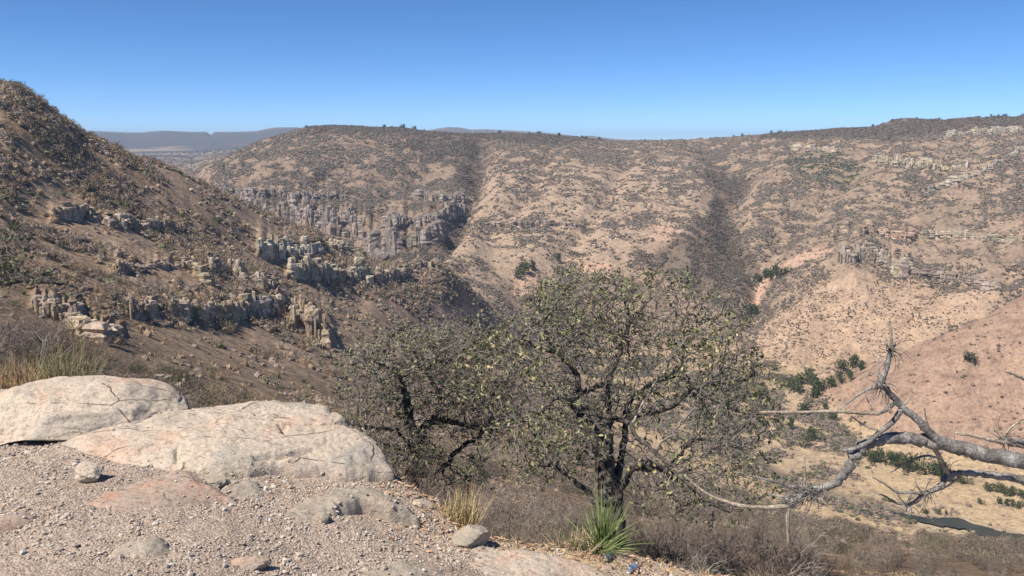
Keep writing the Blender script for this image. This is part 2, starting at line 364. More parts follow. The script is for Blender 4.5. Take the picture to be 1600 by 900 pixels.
# cliff bands: the ground steps up behind each one
YC = (.44,.37,.27); GC = (.37,.30,.24)
FC = (.30,.255,.22)
CLIFFS = []
def cliff(*a, **k): CLIFFS.append((a, k))
cliff([(56,488),(80,498),(105,505),(122,512)], 28, 'row of broken grey columns joined to the left of the big tan rock block', 100, 400, 8, 3, GC)
cliff([(126,520),(155,532),(183,526)], 42, 'big square tan rock block casting a black shadow, above the pink boulder', 100, 400, 13, 3, (.46,.37,.27), .18, 1.6)
cliff([(205,494),(232,497),(252,492)], 30, 'small dark cliff of grey columns right of the big tan block', 100, 450, 8, 3, GC)
cliff([(266,492),(330,492),(400,490),(445,486)], 26, 'long row of tan rock columns level with the big tan block', 100, 500, 7, 3, (.40,.33,.25))
cliff([(175,420),(240,418),(312,418)], 15, 'low broken grey cliff band on the left hillside, left of the sunlit pillar', 150, 600, 7, 2, GC, .5)
cliff([(312,436),(322,437)], 36, 'single yellow-lit rock pillar with black shadow in the left hillside', 150, 600, 9, 2, (.46,.39,.26), .1, 2)
cliff([(328,424),(360,426),(378,440),(405,452),(430,446)], 28, 'cream columns right of the yellow pillar on the left hillside', 150, 600, 7, 3, (.42,.35,.28), .5)
cliff([(385,486),(410,484),(440,492)], 36, 'pale jagged columns at the right end of the long tan row', 150, 600, 8, 3, (.46,.40,.32), .5)
cliff([(408,396),(450,402),(500,398)], 26, 'uppermost cliff of the stepped spur, white-streaked grey columns', 200, 640, 7, 3, (.45,.41,.34), .4)
cliff([(512,386),(550,395),(566,402)], 17, 'short crumbling cliff crowning the tip of the stepped spur', 200, 640, 6, 2, (.42,.36,.27), .5)
cliff([(455,430),(510,436),(560,432),(578,440)], 26, 'lower cliff of the stepped spur, dense rounded columns ending in a yellow prow', 200, 640, 7, 3, (.43,.38,.29), .4)
cliff([(590,438),(620,436),(640,424)], 20, 'small cliff right of the yellow prow, across the shadowed notch', 200, 660, 6, 3, GC, .4)
cliff([(650,420),(668,416),(684,418)], 20, 'last grey knob of columns at the tip of the left hill', 200, 680, 6, 3, GC, .3)
cliff([(85,340),(120,336),(160,348)], 17, 'highest outcrop on the left hillside, grey and broken', 150, 600, 7, 2, GC, .6)
cliff([(165,352),(220,354),(284,356)], 17, 'thin brown cliff with three pale fins at its right end, high on the left hillside', 150, 600, 6, 2, (.38,.31,.25), .5)
cliff([(458,512),(470,508),(482,520),(500,534),(514,542)], 42, 'row of tall jagged yellow pinnacles stepping down toward the oak', 150, 600, 8, 4, (.43,.35,.26), .55, 1.3)
cliff([(178,606),(230,607),(292,610)], 20, 'low dark cliff of rounded grey columns just above the pink boulder', 60, 400, 8, 3, GC, .35)
cliff([(60,470),(85,480),(120,492)], 18, 'faint weathered rocks up and left of the big tan block', 100, 400, 8, 2, (.34,.29,.24), .5)
cliff([(350,298),(450,306),(540,312)], 12, 'upper cliff line across the left half of the central mesa flank', 900, 1600, 4, 2, FC, .5)
cliff([(375,330),(440,342),(520,348),(570,352)], 26, 'tall dark-streaked cliff wall behind the ridge of the left hill', 900, 1600, 5, 3, FC, .5)
cliff([(470,362),(520,368),(570,372)], 20, 'lowest cliff wall rising behind the left hill ridge', 800, 1600, 5, 3, (.32,.26,.22), .5)
cliff([(575,395),(600,398),(625,392)], 40, 'dark buttress with a pale foot in the gorge', 800, 1600, 7, 3, (.29,.25,.22), .5)
cliff([(600,352),(660,350),(725,330)], 22, 'grey cliff above the gorge beside the pale central slope', 900, 1600, 5, 3, FC, .5)
cliff([(640,308),(690,314),(742,312)], 13, 'short cliff high above the gorge next to the dark gully', 900, 1700, 4, 2, FC, .5)
cliff([(640,385),(665,380),(690,365)], 24, 'shadowed cliff at the bottom of the gorge, right of the buttress', 800, 1500, 6, 2, FC, .5)
cliff([(760,352),(830,350),(905,352)], 7, 'thin ledge of rock across the pale central slope', 850, 1700, 4, 1, (.36,.29,.24), .6)
cliff([(1365,252),(1430,262),(1510,266)], 14, 'pale yellow cliff band under the long right-hand plateau', 1000, 1900, 4, 2, (.47,.40,.30), .45)
cliff([(1240,234),(1310,236)], 8, 'small pale outcrop left of the yellow cliff band below the plateau', 1000, 2000, 4, 2, (.46,.39,.30), .5)
cliff([(1300,366),(1350,362),(1385,368)], 15, 'broken brown cliff left of the tall reddish rock face', 900, 1600, 5, 3, (.40,.31,.24), .6)
cliff([(1385,370),(1405,374),(1425,376)], 20, 'tall reddish rock face above the tan hill', 900, 1600, 6, 3, (.44,.32,.245), .25, 1.5)
cliff([(1394,424),(1412,430),(1424,422)], 24, 'pale rock rib hanging below the reddish rock face', 900, 1600, 6, 4, (.47,.40,.32), .4, 1.5)
cliff([(1310,412),(1350,405),(1390,415)], 22, 'weathered grey cliff left of the pale rock rib', 900, 1600, 5, 3, (.37,.31,.25), .6)
cliff([(1425,425),(1500,438),(1560,455)], 12, 'low rocky step to the right of the pale rock rib', 900, 1600, 5, 2, (.36,.29,.24), .6)
cliff([(1440,370),(1520,372),(1590,380)], 10, 'scattered rock band near the right edge, level with the reddish face', 900, 1600, 5, 2, (.42,.36,.28), .7)
cliff([(1450,300),(1530,272),(1598,236)], 9, 'slanting whitish rock ledges at the right edge below the plateau', 950, 1900, 5, 3, (.42,.37,.30), .75)
cliff([(1480,212),(1540,208),(1600,206)], 8, 'whitish caprock band just under the skyline at the right edge', 1300, 2200, 4, 2, (.42,.37,.30), .7)

def band_mod(px, key): return np.clip(.95+.9*vnoise2(np.asarray(px)*.035+key, np.zeros_like(px)+key*3.7, 9)+.5*vnoise2(np.asarray(px)*.12+key, np.zeros_like(px)+1.7, 10), .12, 1.25)
for a, k in CLIFFS:
    ln = a[0]; hp = a[1]; xs_ = np.array(ln, float); m = (RR > a[3]) & (RR < a[4]) & (PX0 > xs_[0,0]-15) & (PX0 < xs_[-1,0]+15)
    ly = np.interp(PX0, xs_[:,0], xs_[:,1]); dy = ly-PY0
    side = sstep(-14, 3, PX0-xs_[0,0])*sstep(-14, 3, xs_[-1,0]-PX0)
    lift = .62*hp*RR/FPX*band_mod(PX0, xs_[0,0]*.01)*sstep(0, 2.5, dy)*np.exp(-np.maximum(dy, 0)/(hp*.85))*side
    Z = Z+np.where(m, lift, 0)
TAN = Z/RR; VIS = np.maximum.accumulate(TAN, axis=0)
PX, PY = project(XX, YY, Z)

def zterr(x, y):
    r = np.hypot(x, y); a = np.arctan2(x, y)
    fj = np.interp(a, az, np.arange(len(az))); fi = np.interp(r, rad, np.arange(len(rad)))
    i = np.clip(fi.astype(int), 0, len(rad)-2); j = np.clip(fj.astype(int), 0, len(az)-2); u = fi-i; v = fj-j
    return (Z[i,j]*(1-u)*(1-v)+Z[i+1,j]*u*(1-v)+Z[i,j+1]*(1-u)*v+Z[i+1,j+1]*u*v)
def hit(px, py, rmin=15, rmax=12000):
    """first terrain point on the sight line through a pixel"""
    X, Y, ZZ = ray(px, py); t = ZZ/math.hypot(X, Y); a = math.atan2(X, Y)
    j = int(np.clip(np.interp(a, az, np.arange(len(az))), 0, len(az)-2)); m = (rad > rmin) & (rad < rmax)
    idx = np.where(m & (TAN[:, j] >= t))[0]
    r = rad[idx[0]] if len(idx) else rmax
    x, y = r*math.sin(a), r*math.cos(a); return np.array([x, y, float(zterr(x, y))])

# soil colours and cover, by place; far ground also carries a haze tone
WN = fbm2(XX, YY, 120, 4, 77); WN2 = fbm2(XX, YY, 25, 4, 78)
qx = PX0+WN*17+WN2*9; qy = PY0+WN2*6
def reg(poly, soft=8, rmin=0, rmax=1e9): return sstep(soft, -soft, polysd(qx, qy, poly))*((RR > rmin) & (RR < rmax))
def paint(C, m, c): return C*(1-m[...,None])+np.array(c)*m[...,None]
TANSOIL = (.385,.30,.23)
C = np.ones(Z.shape+(3,))*np.array(TANSOIL)
COV = np.full(Z.shape, .42)                              # how much of the ground the scrub covers
isA = (RR < 690) & (PX0 < 900)
A_m = sstep(760, 640, RR)*sstep(950, 700, PX0)
C = paint(C, A_m, (.37,.285,.215)); COV = COV*(1-A_m)+.56*A_m
near = sstep(260, 150, RR); C = paint(C, near, (.29,.22,.155)); COV = COV*(1-near)+.70*near; lf = sstep(420, 260, RR)*sstep(700, 480, PX0); COV = COV*(1-lf)+.58*lf
C = paint(C, np.clip(WN*1.2, 0, 1)*A_m*.7, (.36,.25,.155)); C = paint(C, np.clip(-WN*1.4, 0, 1)*.5, (.27,.215,.17))
C = paint(C, np.clip(WN2-.15, 0, 1)*.9, (.48,.36,.26))
Bm = reg([(320,260),(480,190),(950,215),(760,240),(745,300),(700,380),(600,420),(330,330)], 8, 800, 2300)
C = paint(C, Bm*.7, (.31,.24,.19)); COV += .20*Bm
B2 = reg([(760,260),(900,245),(1100,255),(1095,330),(1000,390),(830,440),(700,440),(680,395)], 10, 800, 1700)
C = paint(C, B2*.75, (.455,.36,.275)); COV -= .12*B2
dk = np.maximum.reduce([reg([(640,205),(745,215),(757,262),(745,300),(700,262),(640,232)], 6, 900, 2300),
  reg([(1108,240),(1172,275),(1152,305),(1142,330),(1182,390),(1192,450),(1160,492),(1090,475),(1040,430),(1000,405),(1090,350),(1112,310)], 7, 800, 2100),
  reg([(470,190),(950,210),(955,222),(760,224),(560,210),(480,212)], 4, 1500, 2400),
  reg([(1200,200),(1400,180),(1700,175),(1700,198),(1450,212),(1390,215),(1200,222)], 5, 1400, 2400),
  reg([(700,330),(735,330),(660,430),(600,440),(560,425)], 8, 800, 1500)])
C = paint(C, dk*.75, (.20,.165,.135)); COV = COV*(1-dk)+.98*dk
gr = reg([(1220,250),(1280,235),(1360,262),(1330,285),(1250,275)], 8, 1000, 2200); C = paint(C, gr*.3, (.27,.25,.16)); COV += .3*gr
Cr = reg([(1200,300),(1340,300),(1460,330),(1440,430),(1330,420),(1240,400)], 12, 950, 1600); C = paint(C, Cr*.5, (.36,.29,.22))
Dm = reg([(1190,600),(1185,520),(1250,465),(1330,424),(1450,436),(1570,474),(1440,550),(1310,615)], 6, 700, 1100)
C = paint(C, Dm*.85, (.475,.36,.265)); COV = COV*(1-Dm)+.14*Dm
Em = ((PX0 > 1290) & (RR > 540) & (RR < 850)).astype(float)*sstep(ZF+2, ZF+9, Z)
C = paint(C, Em*.9, (.37,.265,.205)); COV = COV*(1-Em)+.05*Em
pk = np.maximum.reduce([reg([(800,420),(870,425),(850,460),(800,460)], 6, 700, 1300), reg([(1015,355),(1060,345),(1050,375),(1005,375)], 4, 900, 1500),
  reg([(1385,330),(1425,330),(1420,425),(1395,425)], 4, 900, 1500)*.5, reg([(1200,410),(1290,380),(1300,395),(1190,455),(1150,480)], 4, 850, 1400),
  reg([(690,470),(760,490),(740,510),(690,490)], 4, 500, 1000), reg([(900,405),(950,410),(960,430),(910,430)], 5, 800, 1300),
  reg([(1340,815),(1440,835),(1500,885),(1400,880)], 8, 50, 400)])
C = paint(C, pk*.8, (.56,.39,.30)); COV *= (1-pk*.8)
fl = flat*sstep(430, 470, RR)
C = paint(C, fl*.9, (.50,.395,.26)); COV = COV*(1-fl)+.035*fl
fs = fl*reg([(850,560),(1190,560),(1300,625),(1345,690),(1340,780),(1250,770),(1080,690),(930,620)], 14); fs = fs*np.clip(.85+1.4*WN2+WN, .25, 1); C = paint(C, fs*.85, (.30,.235,.175)); COV = COV*(1-fs)+.78*fs
C = paint(C, fl*reg([(900,590),(1200,590),(1330,640),(1330,760),(1200,720),(960,640)], 8)*.6, (.50,.40,.29))
RIV = [(930,622),(1000,650),(1080,690),(1180,734),(1300,777),(1400,803),(1500,820),(1600,843),(1900,873)]
dr = linesd(qx, qy, RIV); bank = np.exp(-(dr/9)**2)*((RR > 400) & (RR < 1000)); C = paint(C, bank*.7, (.42,.38,.32)); bl = np.exp(-((dr-4)/9)**2)*((RR > 400) & (RR < 1000))*sstep(1460, 1380, PX0); COV = COV*(1-bl)+.97*bl; C = paint(C, bl*.6, (.22,.18,.14))
farm = sstep(2600, 4200, RR); C = paint(C, farm, (.12,.125,.14)); COV *= (1-farm)  # distant ground turned blue-grey: aerial haze put into its colour
C = paint(C, farm*np.clip(fbm2(XX, YY, 500, 4, 99)*2.5, 0, 1)*sstep(6600, 5500, RR), (.38,.32,.24))
fc = ((RR > 6880) & (RR < 7080)); vst = np.clip(.5+2*vnoise2(AA*900, RR*.001, 5), 0, 1)
C = paint(C, fc*.55*vst*sstep(6990, 7020, RR), (.40,.35,.31))
COV = np.clip(COV+.07*(RR > 850)*(1-Dm), 0, 1)
C = C*(1-.18*COV[...,None])*np.array([.95,.905,.87])
# mesh: only from 15 m outwards (the ledge has its own)
i0 = int(np.searchsorted(rad, 15)); nA = len(az); nR = len(rad)
Zt = Z.copy()
I, J = np.meshgrid(np.arange(i0, nR-1), np.arange(nA-1), indexing='ij'); b0 = ((I-i0)*nA+J).ravel()
F = np.stack([b0, b0+1, b0+nA+1, b0+nA], 1)
V = np.stack([XX[i0:], YY[i0:], Zt[i0:]], -1).reshape(-1, 3)
terrain = tag(obj('hills', np_mesh('hills', V, F, C[i0:].reshape(-1, 3), True), M_TERR), kind='structure')
ZMAX = float(Z.max())

# ------------------------------------------------------------------ river
def b_water(nt, b):
    n = noise(nt, .05, 4, .5); nt.links.new(ramp(nt, n, [(.3, (.035,.04,.03)), (.7, (.07,.07,.05))]), b.inputs['Base Color'])
    b.inputs['Roughness'].default_value = .25; bump(nt, b, noise(nt, .8, 3, .6), .2, .1)
M_WATER = mat('dark shallow water', b_water)
rv = [np.array(PZ(x, y, ZF+1.1)) for x, y in [(1385,799),(1440,811),(1500,820),(1600,843),(1900,873)]]; rv = smooth_path(rv, 12); Vr = []; rv[:,1] += 1.5*np.sin(np.arange(len(rv))*.31)
tt = np.gradient(rv, axis=0); nn_ = np.stack([-tt[:,1], tt[:,0], 0*tt[:,0]], 1); nn_ /= np.linalg.norm(nn_, axis=1)[:,None]
for i, p in enumerate(rv):
    w = 1.2+.8*abs(math.sin(i*.35))+.6*vnoise2(i*.4, 3.3)*4+5.5*float(sstep(4, 22, i))
    Vr += [p+nn_[i]*w, p-nn_[i]*w*.8]
n = len(rv); Fr = [[2*i, 2*i+1, 2*i+3, 2*i+2] for i in range(n-1)]
tag(obj('river', np_mesh('river', np.array(Vr), np.array(Fr)), M_WATER), kind='structure')

# ------------------------------------------------------------------ haze
hz_m = bpy.data.materials.new('haze air'); hz_m.use_nodes = True; hn = hz_m.node_tree
hn.nodes.remove(hn.nodes['Principled BSDF']); pv = hn.nodes.new('ShaderNodeVolumePrincipled')
pv.inputs['Color'].default_value = (.62,.78,1,1); pv.inputs['Density'].default_value = 8.0e-5; pv.inputs['Anisotropy'].default_value = .1
hn.links.new(pv.outputs[0], hn.nodes['Material Output'].inputs['Volume'])
bm = bmesh.new(); bmesh.ops.create_cube(bm, size=1); me = bpy.data.meshes.new('haze'); bm.to_mesh(me); bm.free()
zb, ztp = float(Z.min())-1.5, ZMAX+12
hz = tag(obj('haze', me, hz_m), kind='stuff'); hz.scale = (25000, 25000, ztp-zb); hz.location = (0, 0, (ztp+zb)/2)


# ------------------------------------------------------------------ scrub on the slopes
def slivers(n, seed, s=.14, up=.0, asp=.35, h=.62, shell=.5):
    g = np.random.default_rng(seed)
    k = 5; lob = g.normal(size=(k, 3))*[.24,.24,.10]; lob[:,2] = np.abs(lob[:,2])+.22*h
    c = lob[g.integers(0, k, n)]; d = g.normal(size=(n, 3)); d /= np.linalg.norm(d, axis=1)[:,None]
    rr = (shell+(1-shell)*g.random(n))**.7
    c = c+d*rr[:,None]*[.27,.27,.25*h/.62]; c[:,2] = np.maximum(c[:,2], .0)
    a = g.normal(size=(n, 3)); a[:,2] += up*np.sign(a[:,2]); a /= np.linalg.norm(a, axis=1)[:,None]
    b = np.cross(a, g.normal(size=(n, 3))); b /= np.linalg.norm(b, axis=1)[:,None]
    L = s*g.uniform(.6, 1.4, n)[:,None]
    V = np.stack([c-a*L*.5-b*L*asp*.5, c-a*L*.4+b*L*asp*.5, c+a*L*.6], 1).reshape(-1, 3)
    return V, np.arange(3*n).reshape(-1, 3)
_bm = bmesh.new(); bmesh.ops.create_icosphere(_bm, subdivisions=1, radius=1); _bm.verts.ensure_lookup_table()
ICO_V = np.array([v.co[:] for v in _bm.verts]); ICO_T = np.array([[v.index for v in f.verts] for f in _bm.faces]); _bm.free()
def core(seed, sc=.33):
    g = np.random.default_rng(seed); V = ICO_V*g.uniform(.65, 1.25, (len(ICO_V), 1))*[sc, sc, sc*.75]; V[:,2] += sc*.45
    return V, ICO_T
def variant(n, seed, s, corescale=.33, **kw):
    V, T = slivers(n, seed, s, **kw)
    if corescale:
        Vc, Tc = core(seed, corescale); T = np.concatenate([T, Tc+len(V)]); V = np.concatenate([V, Vc])
    return V, T
def octa(seed):
    V, T = slivers(4, seed, .45, asp=.6); g = np.random.default_rng(seed)
    O = np.array([(1,0,0),(-1,0,0),(0,1,0),(0,-1,0),(0,0,1.),(0,0,-1)])*g.uniform(.7, 1.3, (6, 1))*[.42,.42,.34]+[0,0,.2]
    return np.concatenate([V, O]), np.concatenate([T, np.array([(4,0,2),(4,2,1),(4,1,3),(4,3,0),(5,2,0),(5,1,2),(5,3,1),(5,0,3)])+len(V)])
LOD = [[octa(100+i) for i in range(8)],
       [variant(22, 200+i, .24, .36, asp=.5) for i in range(8)],
       [variant(90, 300+i, .15, .30, asp=.35) for i in range(8)],
       [variant(480, 400+i, .085, 0, up=.2, asp=.22) for i in range(8)],
       [variant(1300, 450+i, .055, 0, up=.2, asp=.2) for i in range(8)]]
dr_ = np.gradient(rad)[:,None]; da_ = np.gradient(az)[None,:]
AREA = RR*dr_*da_
SIZE = np.full(Z.shape, 3.15); SIZE = SIZE*(1-A_m)+3.1*A_m; SIZE = SIZE*(1-Dm)+1.7*Dm; SIZE = SIZE*(1-Em)+2.2*Em
SIZE = SIZE*(1-fl)+2.6*fl; SIZE = SIZE*(1-near)+1.8*near; SIZE = SIZE*(1-farm)+11*farm
nr_ = RR < 110; SIZE = np.where(nr_, np.minimum(SIZE, .40+RR*.013+.45*sstep(1150, 1000, PX0)), SIZE)
clump = np.clip(.78+1.9*WN2+1.3*WN, .06, 2.4)
NB = np.clip(-np.log(1-np.clip(COV*clump, 0, .97)), 0, 2.4)/(.62*SIZE**2); NB = np.where(nr_, np.minimum(NB, .6), NB)
vis = (TAN+SIZE/RR > VIS-.006) & (RR > 27) & (RR < 5000) & (np.abs(AA) < math.radians(41))
lam = np.where(vis, NB*AREA, 0); lam = np.where(RR > 2300, lam*.4, lam)
cnt = RNG.poisson(lam); ii, jj = np.nonzero(cnt); rep = cnt[ii, jj]; ii = np.repeat(ii, rep); jj = np.repeat(jj, rep)
n = len(ii); rs = rad[ii]+RNG.uniform(-.5, .5, n)*dr_[ii, 0]; as_ = az[jj]+RNG.uniform(-.5, .5, n)*da_[0, jj]
sx, sy = rs*np.sin(as_), rs*np.cos(as_); sz = zterr(sx, sy)
ss = SIZE[ii, jj]*np.exp(np.minimum(RNG.normal(-.05, .45, n), .5))
dkv = dk[ii, jj]; Av = A_m[ii, jj]; Dv = (Dm+Em)[ii, jj]
pal = np.array([(.125,.10,.08), (.15,.12,.10), (.10,.085,.075), (.105,.10,.06), (.17,.135,.105)])*1.55
colr = pal[RNG.choice(5, n, p=[.3,.25,.2,.1,.15])]
green = RNG.random(n) < (.05+.10*fl[ii, jj]+.45*gr[ii, jj]); colr[green] = (.07,.085,.045)
colr = colr*(1-.3*dkv[:,None]); colr = np.where((Dv > .4)[:,None], colr*.75, colr)
colr = colr*RNG.uniform(.75, 1.3, (n, 1))*(1+.25*Av[:,None])
colr = np.where(((Av > .5) & (RNG.random(n) < .35))[:,None], np.array([(.30,.22,.15)])*RNG.uniform(.8, 1.2, (n,1)), colr)
pxs = FPX*ss/rs*.64
def onscreen(x, y, z, m=20): u, v = project(x, y, z); return (u > -m) & (u < 1600+m) & (v < 900+m) & (v > 0)
order = np.argsort(-np.where(onscreen(sx, sy, sz, 0) & (TAN[ii, jj] > VIS[ii, jj]-.002) & (rs > 45), pxs, 0))
HERO = order[:300]; rest = np.ones(n, bool); rest[HERO] = False
lod = np.digitize(pxs, [3.0, 7, 17, 42])
SCV, SCT, SCC = [], [], []; off = 0
for L in range(5):
    for v in range(8):
        m = np.nonzero(rest & (lod == L) & (np.arange(n) % 8 == v))[0]
        if not len(m): continue
        Vv, Tv = LOD[L][v]; a = RNG.uniform(0, 6.28, len(m)); c, s_ = np.cos(a), np.sin(a)
        hh = ss[m]*RNG.uniform(.8, 1.25, len(m))
        W = np.stack([(Vv[None,:,0]*c[:,None]-Vv[None,:,1]*s_[:,None])*ss[m][:,None]+sx[m][:,None],
                      (Vv[None,:,0]*s_[:,None]+Vv[None,:,1]*c[:,None])*ss[m][:,None]+sy[m][:,None],
                      Vv[None,:,2]*hh[:,None]+sz[m][:,None]-.06*ss[m][:,None]], -1)
        SCV.append(W.reshape(-1, 3)); SCT.append((Tv[None]+(np.arange(len(m))*len(Vv))[:,None,None]+off).reshape(-1, 3))
        SCC.append(np.repeat(colr[m], len(Vv), 0)); off += len(m)*len(Vv)
tag(obj('hillside_scrub', np_mesh('hillside_scrub', np.concatenate(SCV), np.concatenate(SCT), np.concatenate(SCC)), M_SCRUB), kind='stuff')
hero_me = []
for k in range(8):
    Vv, Tv = variant(2400, 500+k, .048, 0, up=.2, asp=.2); tri = []
    for ci, cc in enumerate([(.14,.115,.09), (.17,.14,.115), (.11,.10,.065)]):
        me = np_mesh('dry_shrub', Vv, Tv, np.tile(np.array(cc), (len(Vv), 1))); me.materials.append(M_SCRUB); tri.append(me)
    hero_me.append(tri)
for q, i in enumerate(HERO):
    o = obj('dry_shrub', hero_me[q % 8][int(RNG.integers(0, 3))], None, loc=(sx[i], sy[i], sz[i]-.05*ss[i]))
    o.scale = (ss[i], ss[i], ss[i]*RNG.uniform(.8, 1.2)); o.rotation_euler.z = RNG.uniform(0, 6.28)
    if sx[i] < 0 or project(sx[i], sy[i], sz[i])[0] < 640:
        tag(o, 'grey-brown leafless shrub among many on the steep hillside left of the oak', 'shrub', 'dry shrubs on the left hillside')
    else:
        tag(o, 'grey-brown leafless shrub among many on the slope that drops to the valley floor', 'shrub', 'dry shrubs on the slope above the valley')

# ------------------------------------------------------------------ green trees and bushes in the valley and on the slopes
def far_tree_meshes(seed, ncl):
    g = np.random.default_rng(seed); mb = MB(); V, T = slivers(ncl, seed, .12, asp=.55, h=.95, shell=.35)
    V[:,2] = V[:,2]*1.15+.22; cc = np.array((.06,.078,.035))*g.uniform(.7, 1.5, (len(V)//3, 1)).repeat(3, 0)
    crown = np_mesh('crown', V, T, cc); crown.materials.append(M_SCRUB)
    for a in range(3):
        ang = a*2.1+seed; tube(mb, [(0,0,-.1), (.02*math.cos(ang),.02*math.sin(ang),.2), (.18*math.cos(ang),.18*math.sin(ang),.5)], [.035,.028,.01], 5, (.10,.08,.065))
    tr = mb.mesh('trunk'); tr.materials.append(M_TWIG); return crown, tr
FT = [far_tree_meshes(900+i, 420) for i in range(5)]
def far_tree(px, py, size_px, label, group, cat='tree', rmin=300, k=0):
    p = hit(px, py, rmin); d = np.linalg.norm(p); s = size_px*d/FPX/.72
    o = empty('green_tree', p, label, cat, group); o.scale = (s, s, s*RNG.uniform(.85, 1.05)); o.rotation_euler.z = RNG.uniform(0, 6.28)
    c, t = FT[k % 5]; obj('crown', c, None, o); obj('trunk', t, None, o)
far_tree(1515, 572, 13, 'round dark green tree standing alone on the bare reddish slope', None, k=1)
ORD = ['first','second','third','fourth','fifth','sixth','seventh','eighth','ninth','tenth','eleventh','twelfth','thirteenth','fourteenth','fifteenth']
k = 0
for x, y, s in [(1346,702,11),(1350,715,14),(1362,722,15),(1375,722,13),(1383,728,16),(1396,722,13),(1405,732,16),(1418,737,15),(1432,735,17),(1445,742,16),(1458,741,15),(1468,746,17),(1482,752,14),(1495,756,9),(1508,758,8)]:
    far_tree(x, y, s, ORD[k]+' green tree from the left in the row behind the pale valley field', 'trees in the row by the valley field', k=k); k += 1
for x, y, s in [(1545,769,9),(1556,771,10),(1567,773,9),(1578,776,10),(1590,777,9),(1600,780,9),(1563,790,7),(1572,792,8),(1581,793,7),(1590,795,8),(1445,803,6),(1465,806,6),(1478,806,5),(1533,790,6)]:
    far_tree(x, y, s, 'small dark bush on the pale valley field at the right edge', 'bushes on the valley field', 'bush', k=k); k += 1
for x, y, s in [(1262,604,20),(1280,610,18),(1248,600,13),(1300,606,14),(1312,598,12),(1330,595,12),(1318,580,14),(1332,575,15),(1345,580,13),(1240,615,16),(1225,608,14),(1270,625,12),(1255,648,16),(1235,672,14),(1272,690,15),(1262,700,13),(1300,655,10),(1290,640,9)]:
    far_tree(x, y, s, 'dark green tree at the foot of the pale tan hillside by the valley', 'trees at the foot of the tan hill', k=k); k += 1
for k2, (x, y, s) in enumerate([(1168,498,12),(1172,490,14),(1180,494,12),(1186,442,11),(1195,436,13),(1205,440,13),(1213,434,12),(1224,434,12)]):
    far_tree(x, y, s, ORD[k2 % 8]+' dark green tree from the left at the mouth of the dark ravine', 'trees at the ravine mouth', rmin=700, k=k); k += 1
for k2, (x, y, s) in enumerate([(808,434,12),(818,431,14),(832,426,13),(872,408,10),(896,402,8)]):
    far_tree(x, y, s, ORD[k2]+' dark green bush from the left on the pale slope above the big oak', 'green bushes above the oak crown', 'bush', rmin=700, k=k); k += 1
for x in np.sort(RNG.uniform(488, 940, 34)):
    j = int(np.interp(math.atan2((x-800)/FPX, CP), az, np.arange(len(az)))); col = TAN[:, j]*(rad > 1400)*(rad < 2300)-((rad <= 1400)|(rad >= 2300))*9
    i = int(np.argmax(col)); a = az[j]; x0, y0 = rad[i]*math.sin(a), rad[i]*math.cos(a); s = RNG.choice([3.5,5,7,10.5])*RNG.uniform(.8, 1.1)
    o = empty('ridge_tree', (x0, y0, Z[i, j]-.5), 'tiny dark tree on the skyline of the flat-topped mesa in the centre', 'tree', 'trees on the mesa skyline'); o.scale = (s, s, s)
    c, t = FT[i % 5]; obj('crown', c, None, o); obj('trunk', t, None, o)
for x in np.sort(np.concatenate([RNG.uniform(1010, 1240, 9), RNG.uniform(1300, 1380, 3), RNG.uniform(1400, 1600, 12)])):
    aa = math.atan2((x-800)/FPX, CP); j = int(np.interp(aa, az, np.arange(len(az)))); col = TAN[:, j]*(rad > 1400)*(rad < 2300)-((rad <= 1400)|(rad >= 2300))*9
    i = int(np.argmax(col)); a = az[j]; x0, y0 = rad[i]*math.sin(a), rad[i]*math.cos(a); s = RNG.choice([3.5,5,8])*RNG.uniform(.8, 1.2)
    o = empty('ridge_tree', (x0, y0, Z[i, j]-.5), 'tiny dark tree on the skyline of the long right-hand plateau', 'tree', 'trees on the plateau skyline'); o.scale = (s, s, s)
    c, t = FT[i % 5]; obj('crown', c, None, o); obj('trunk', t, None, o)

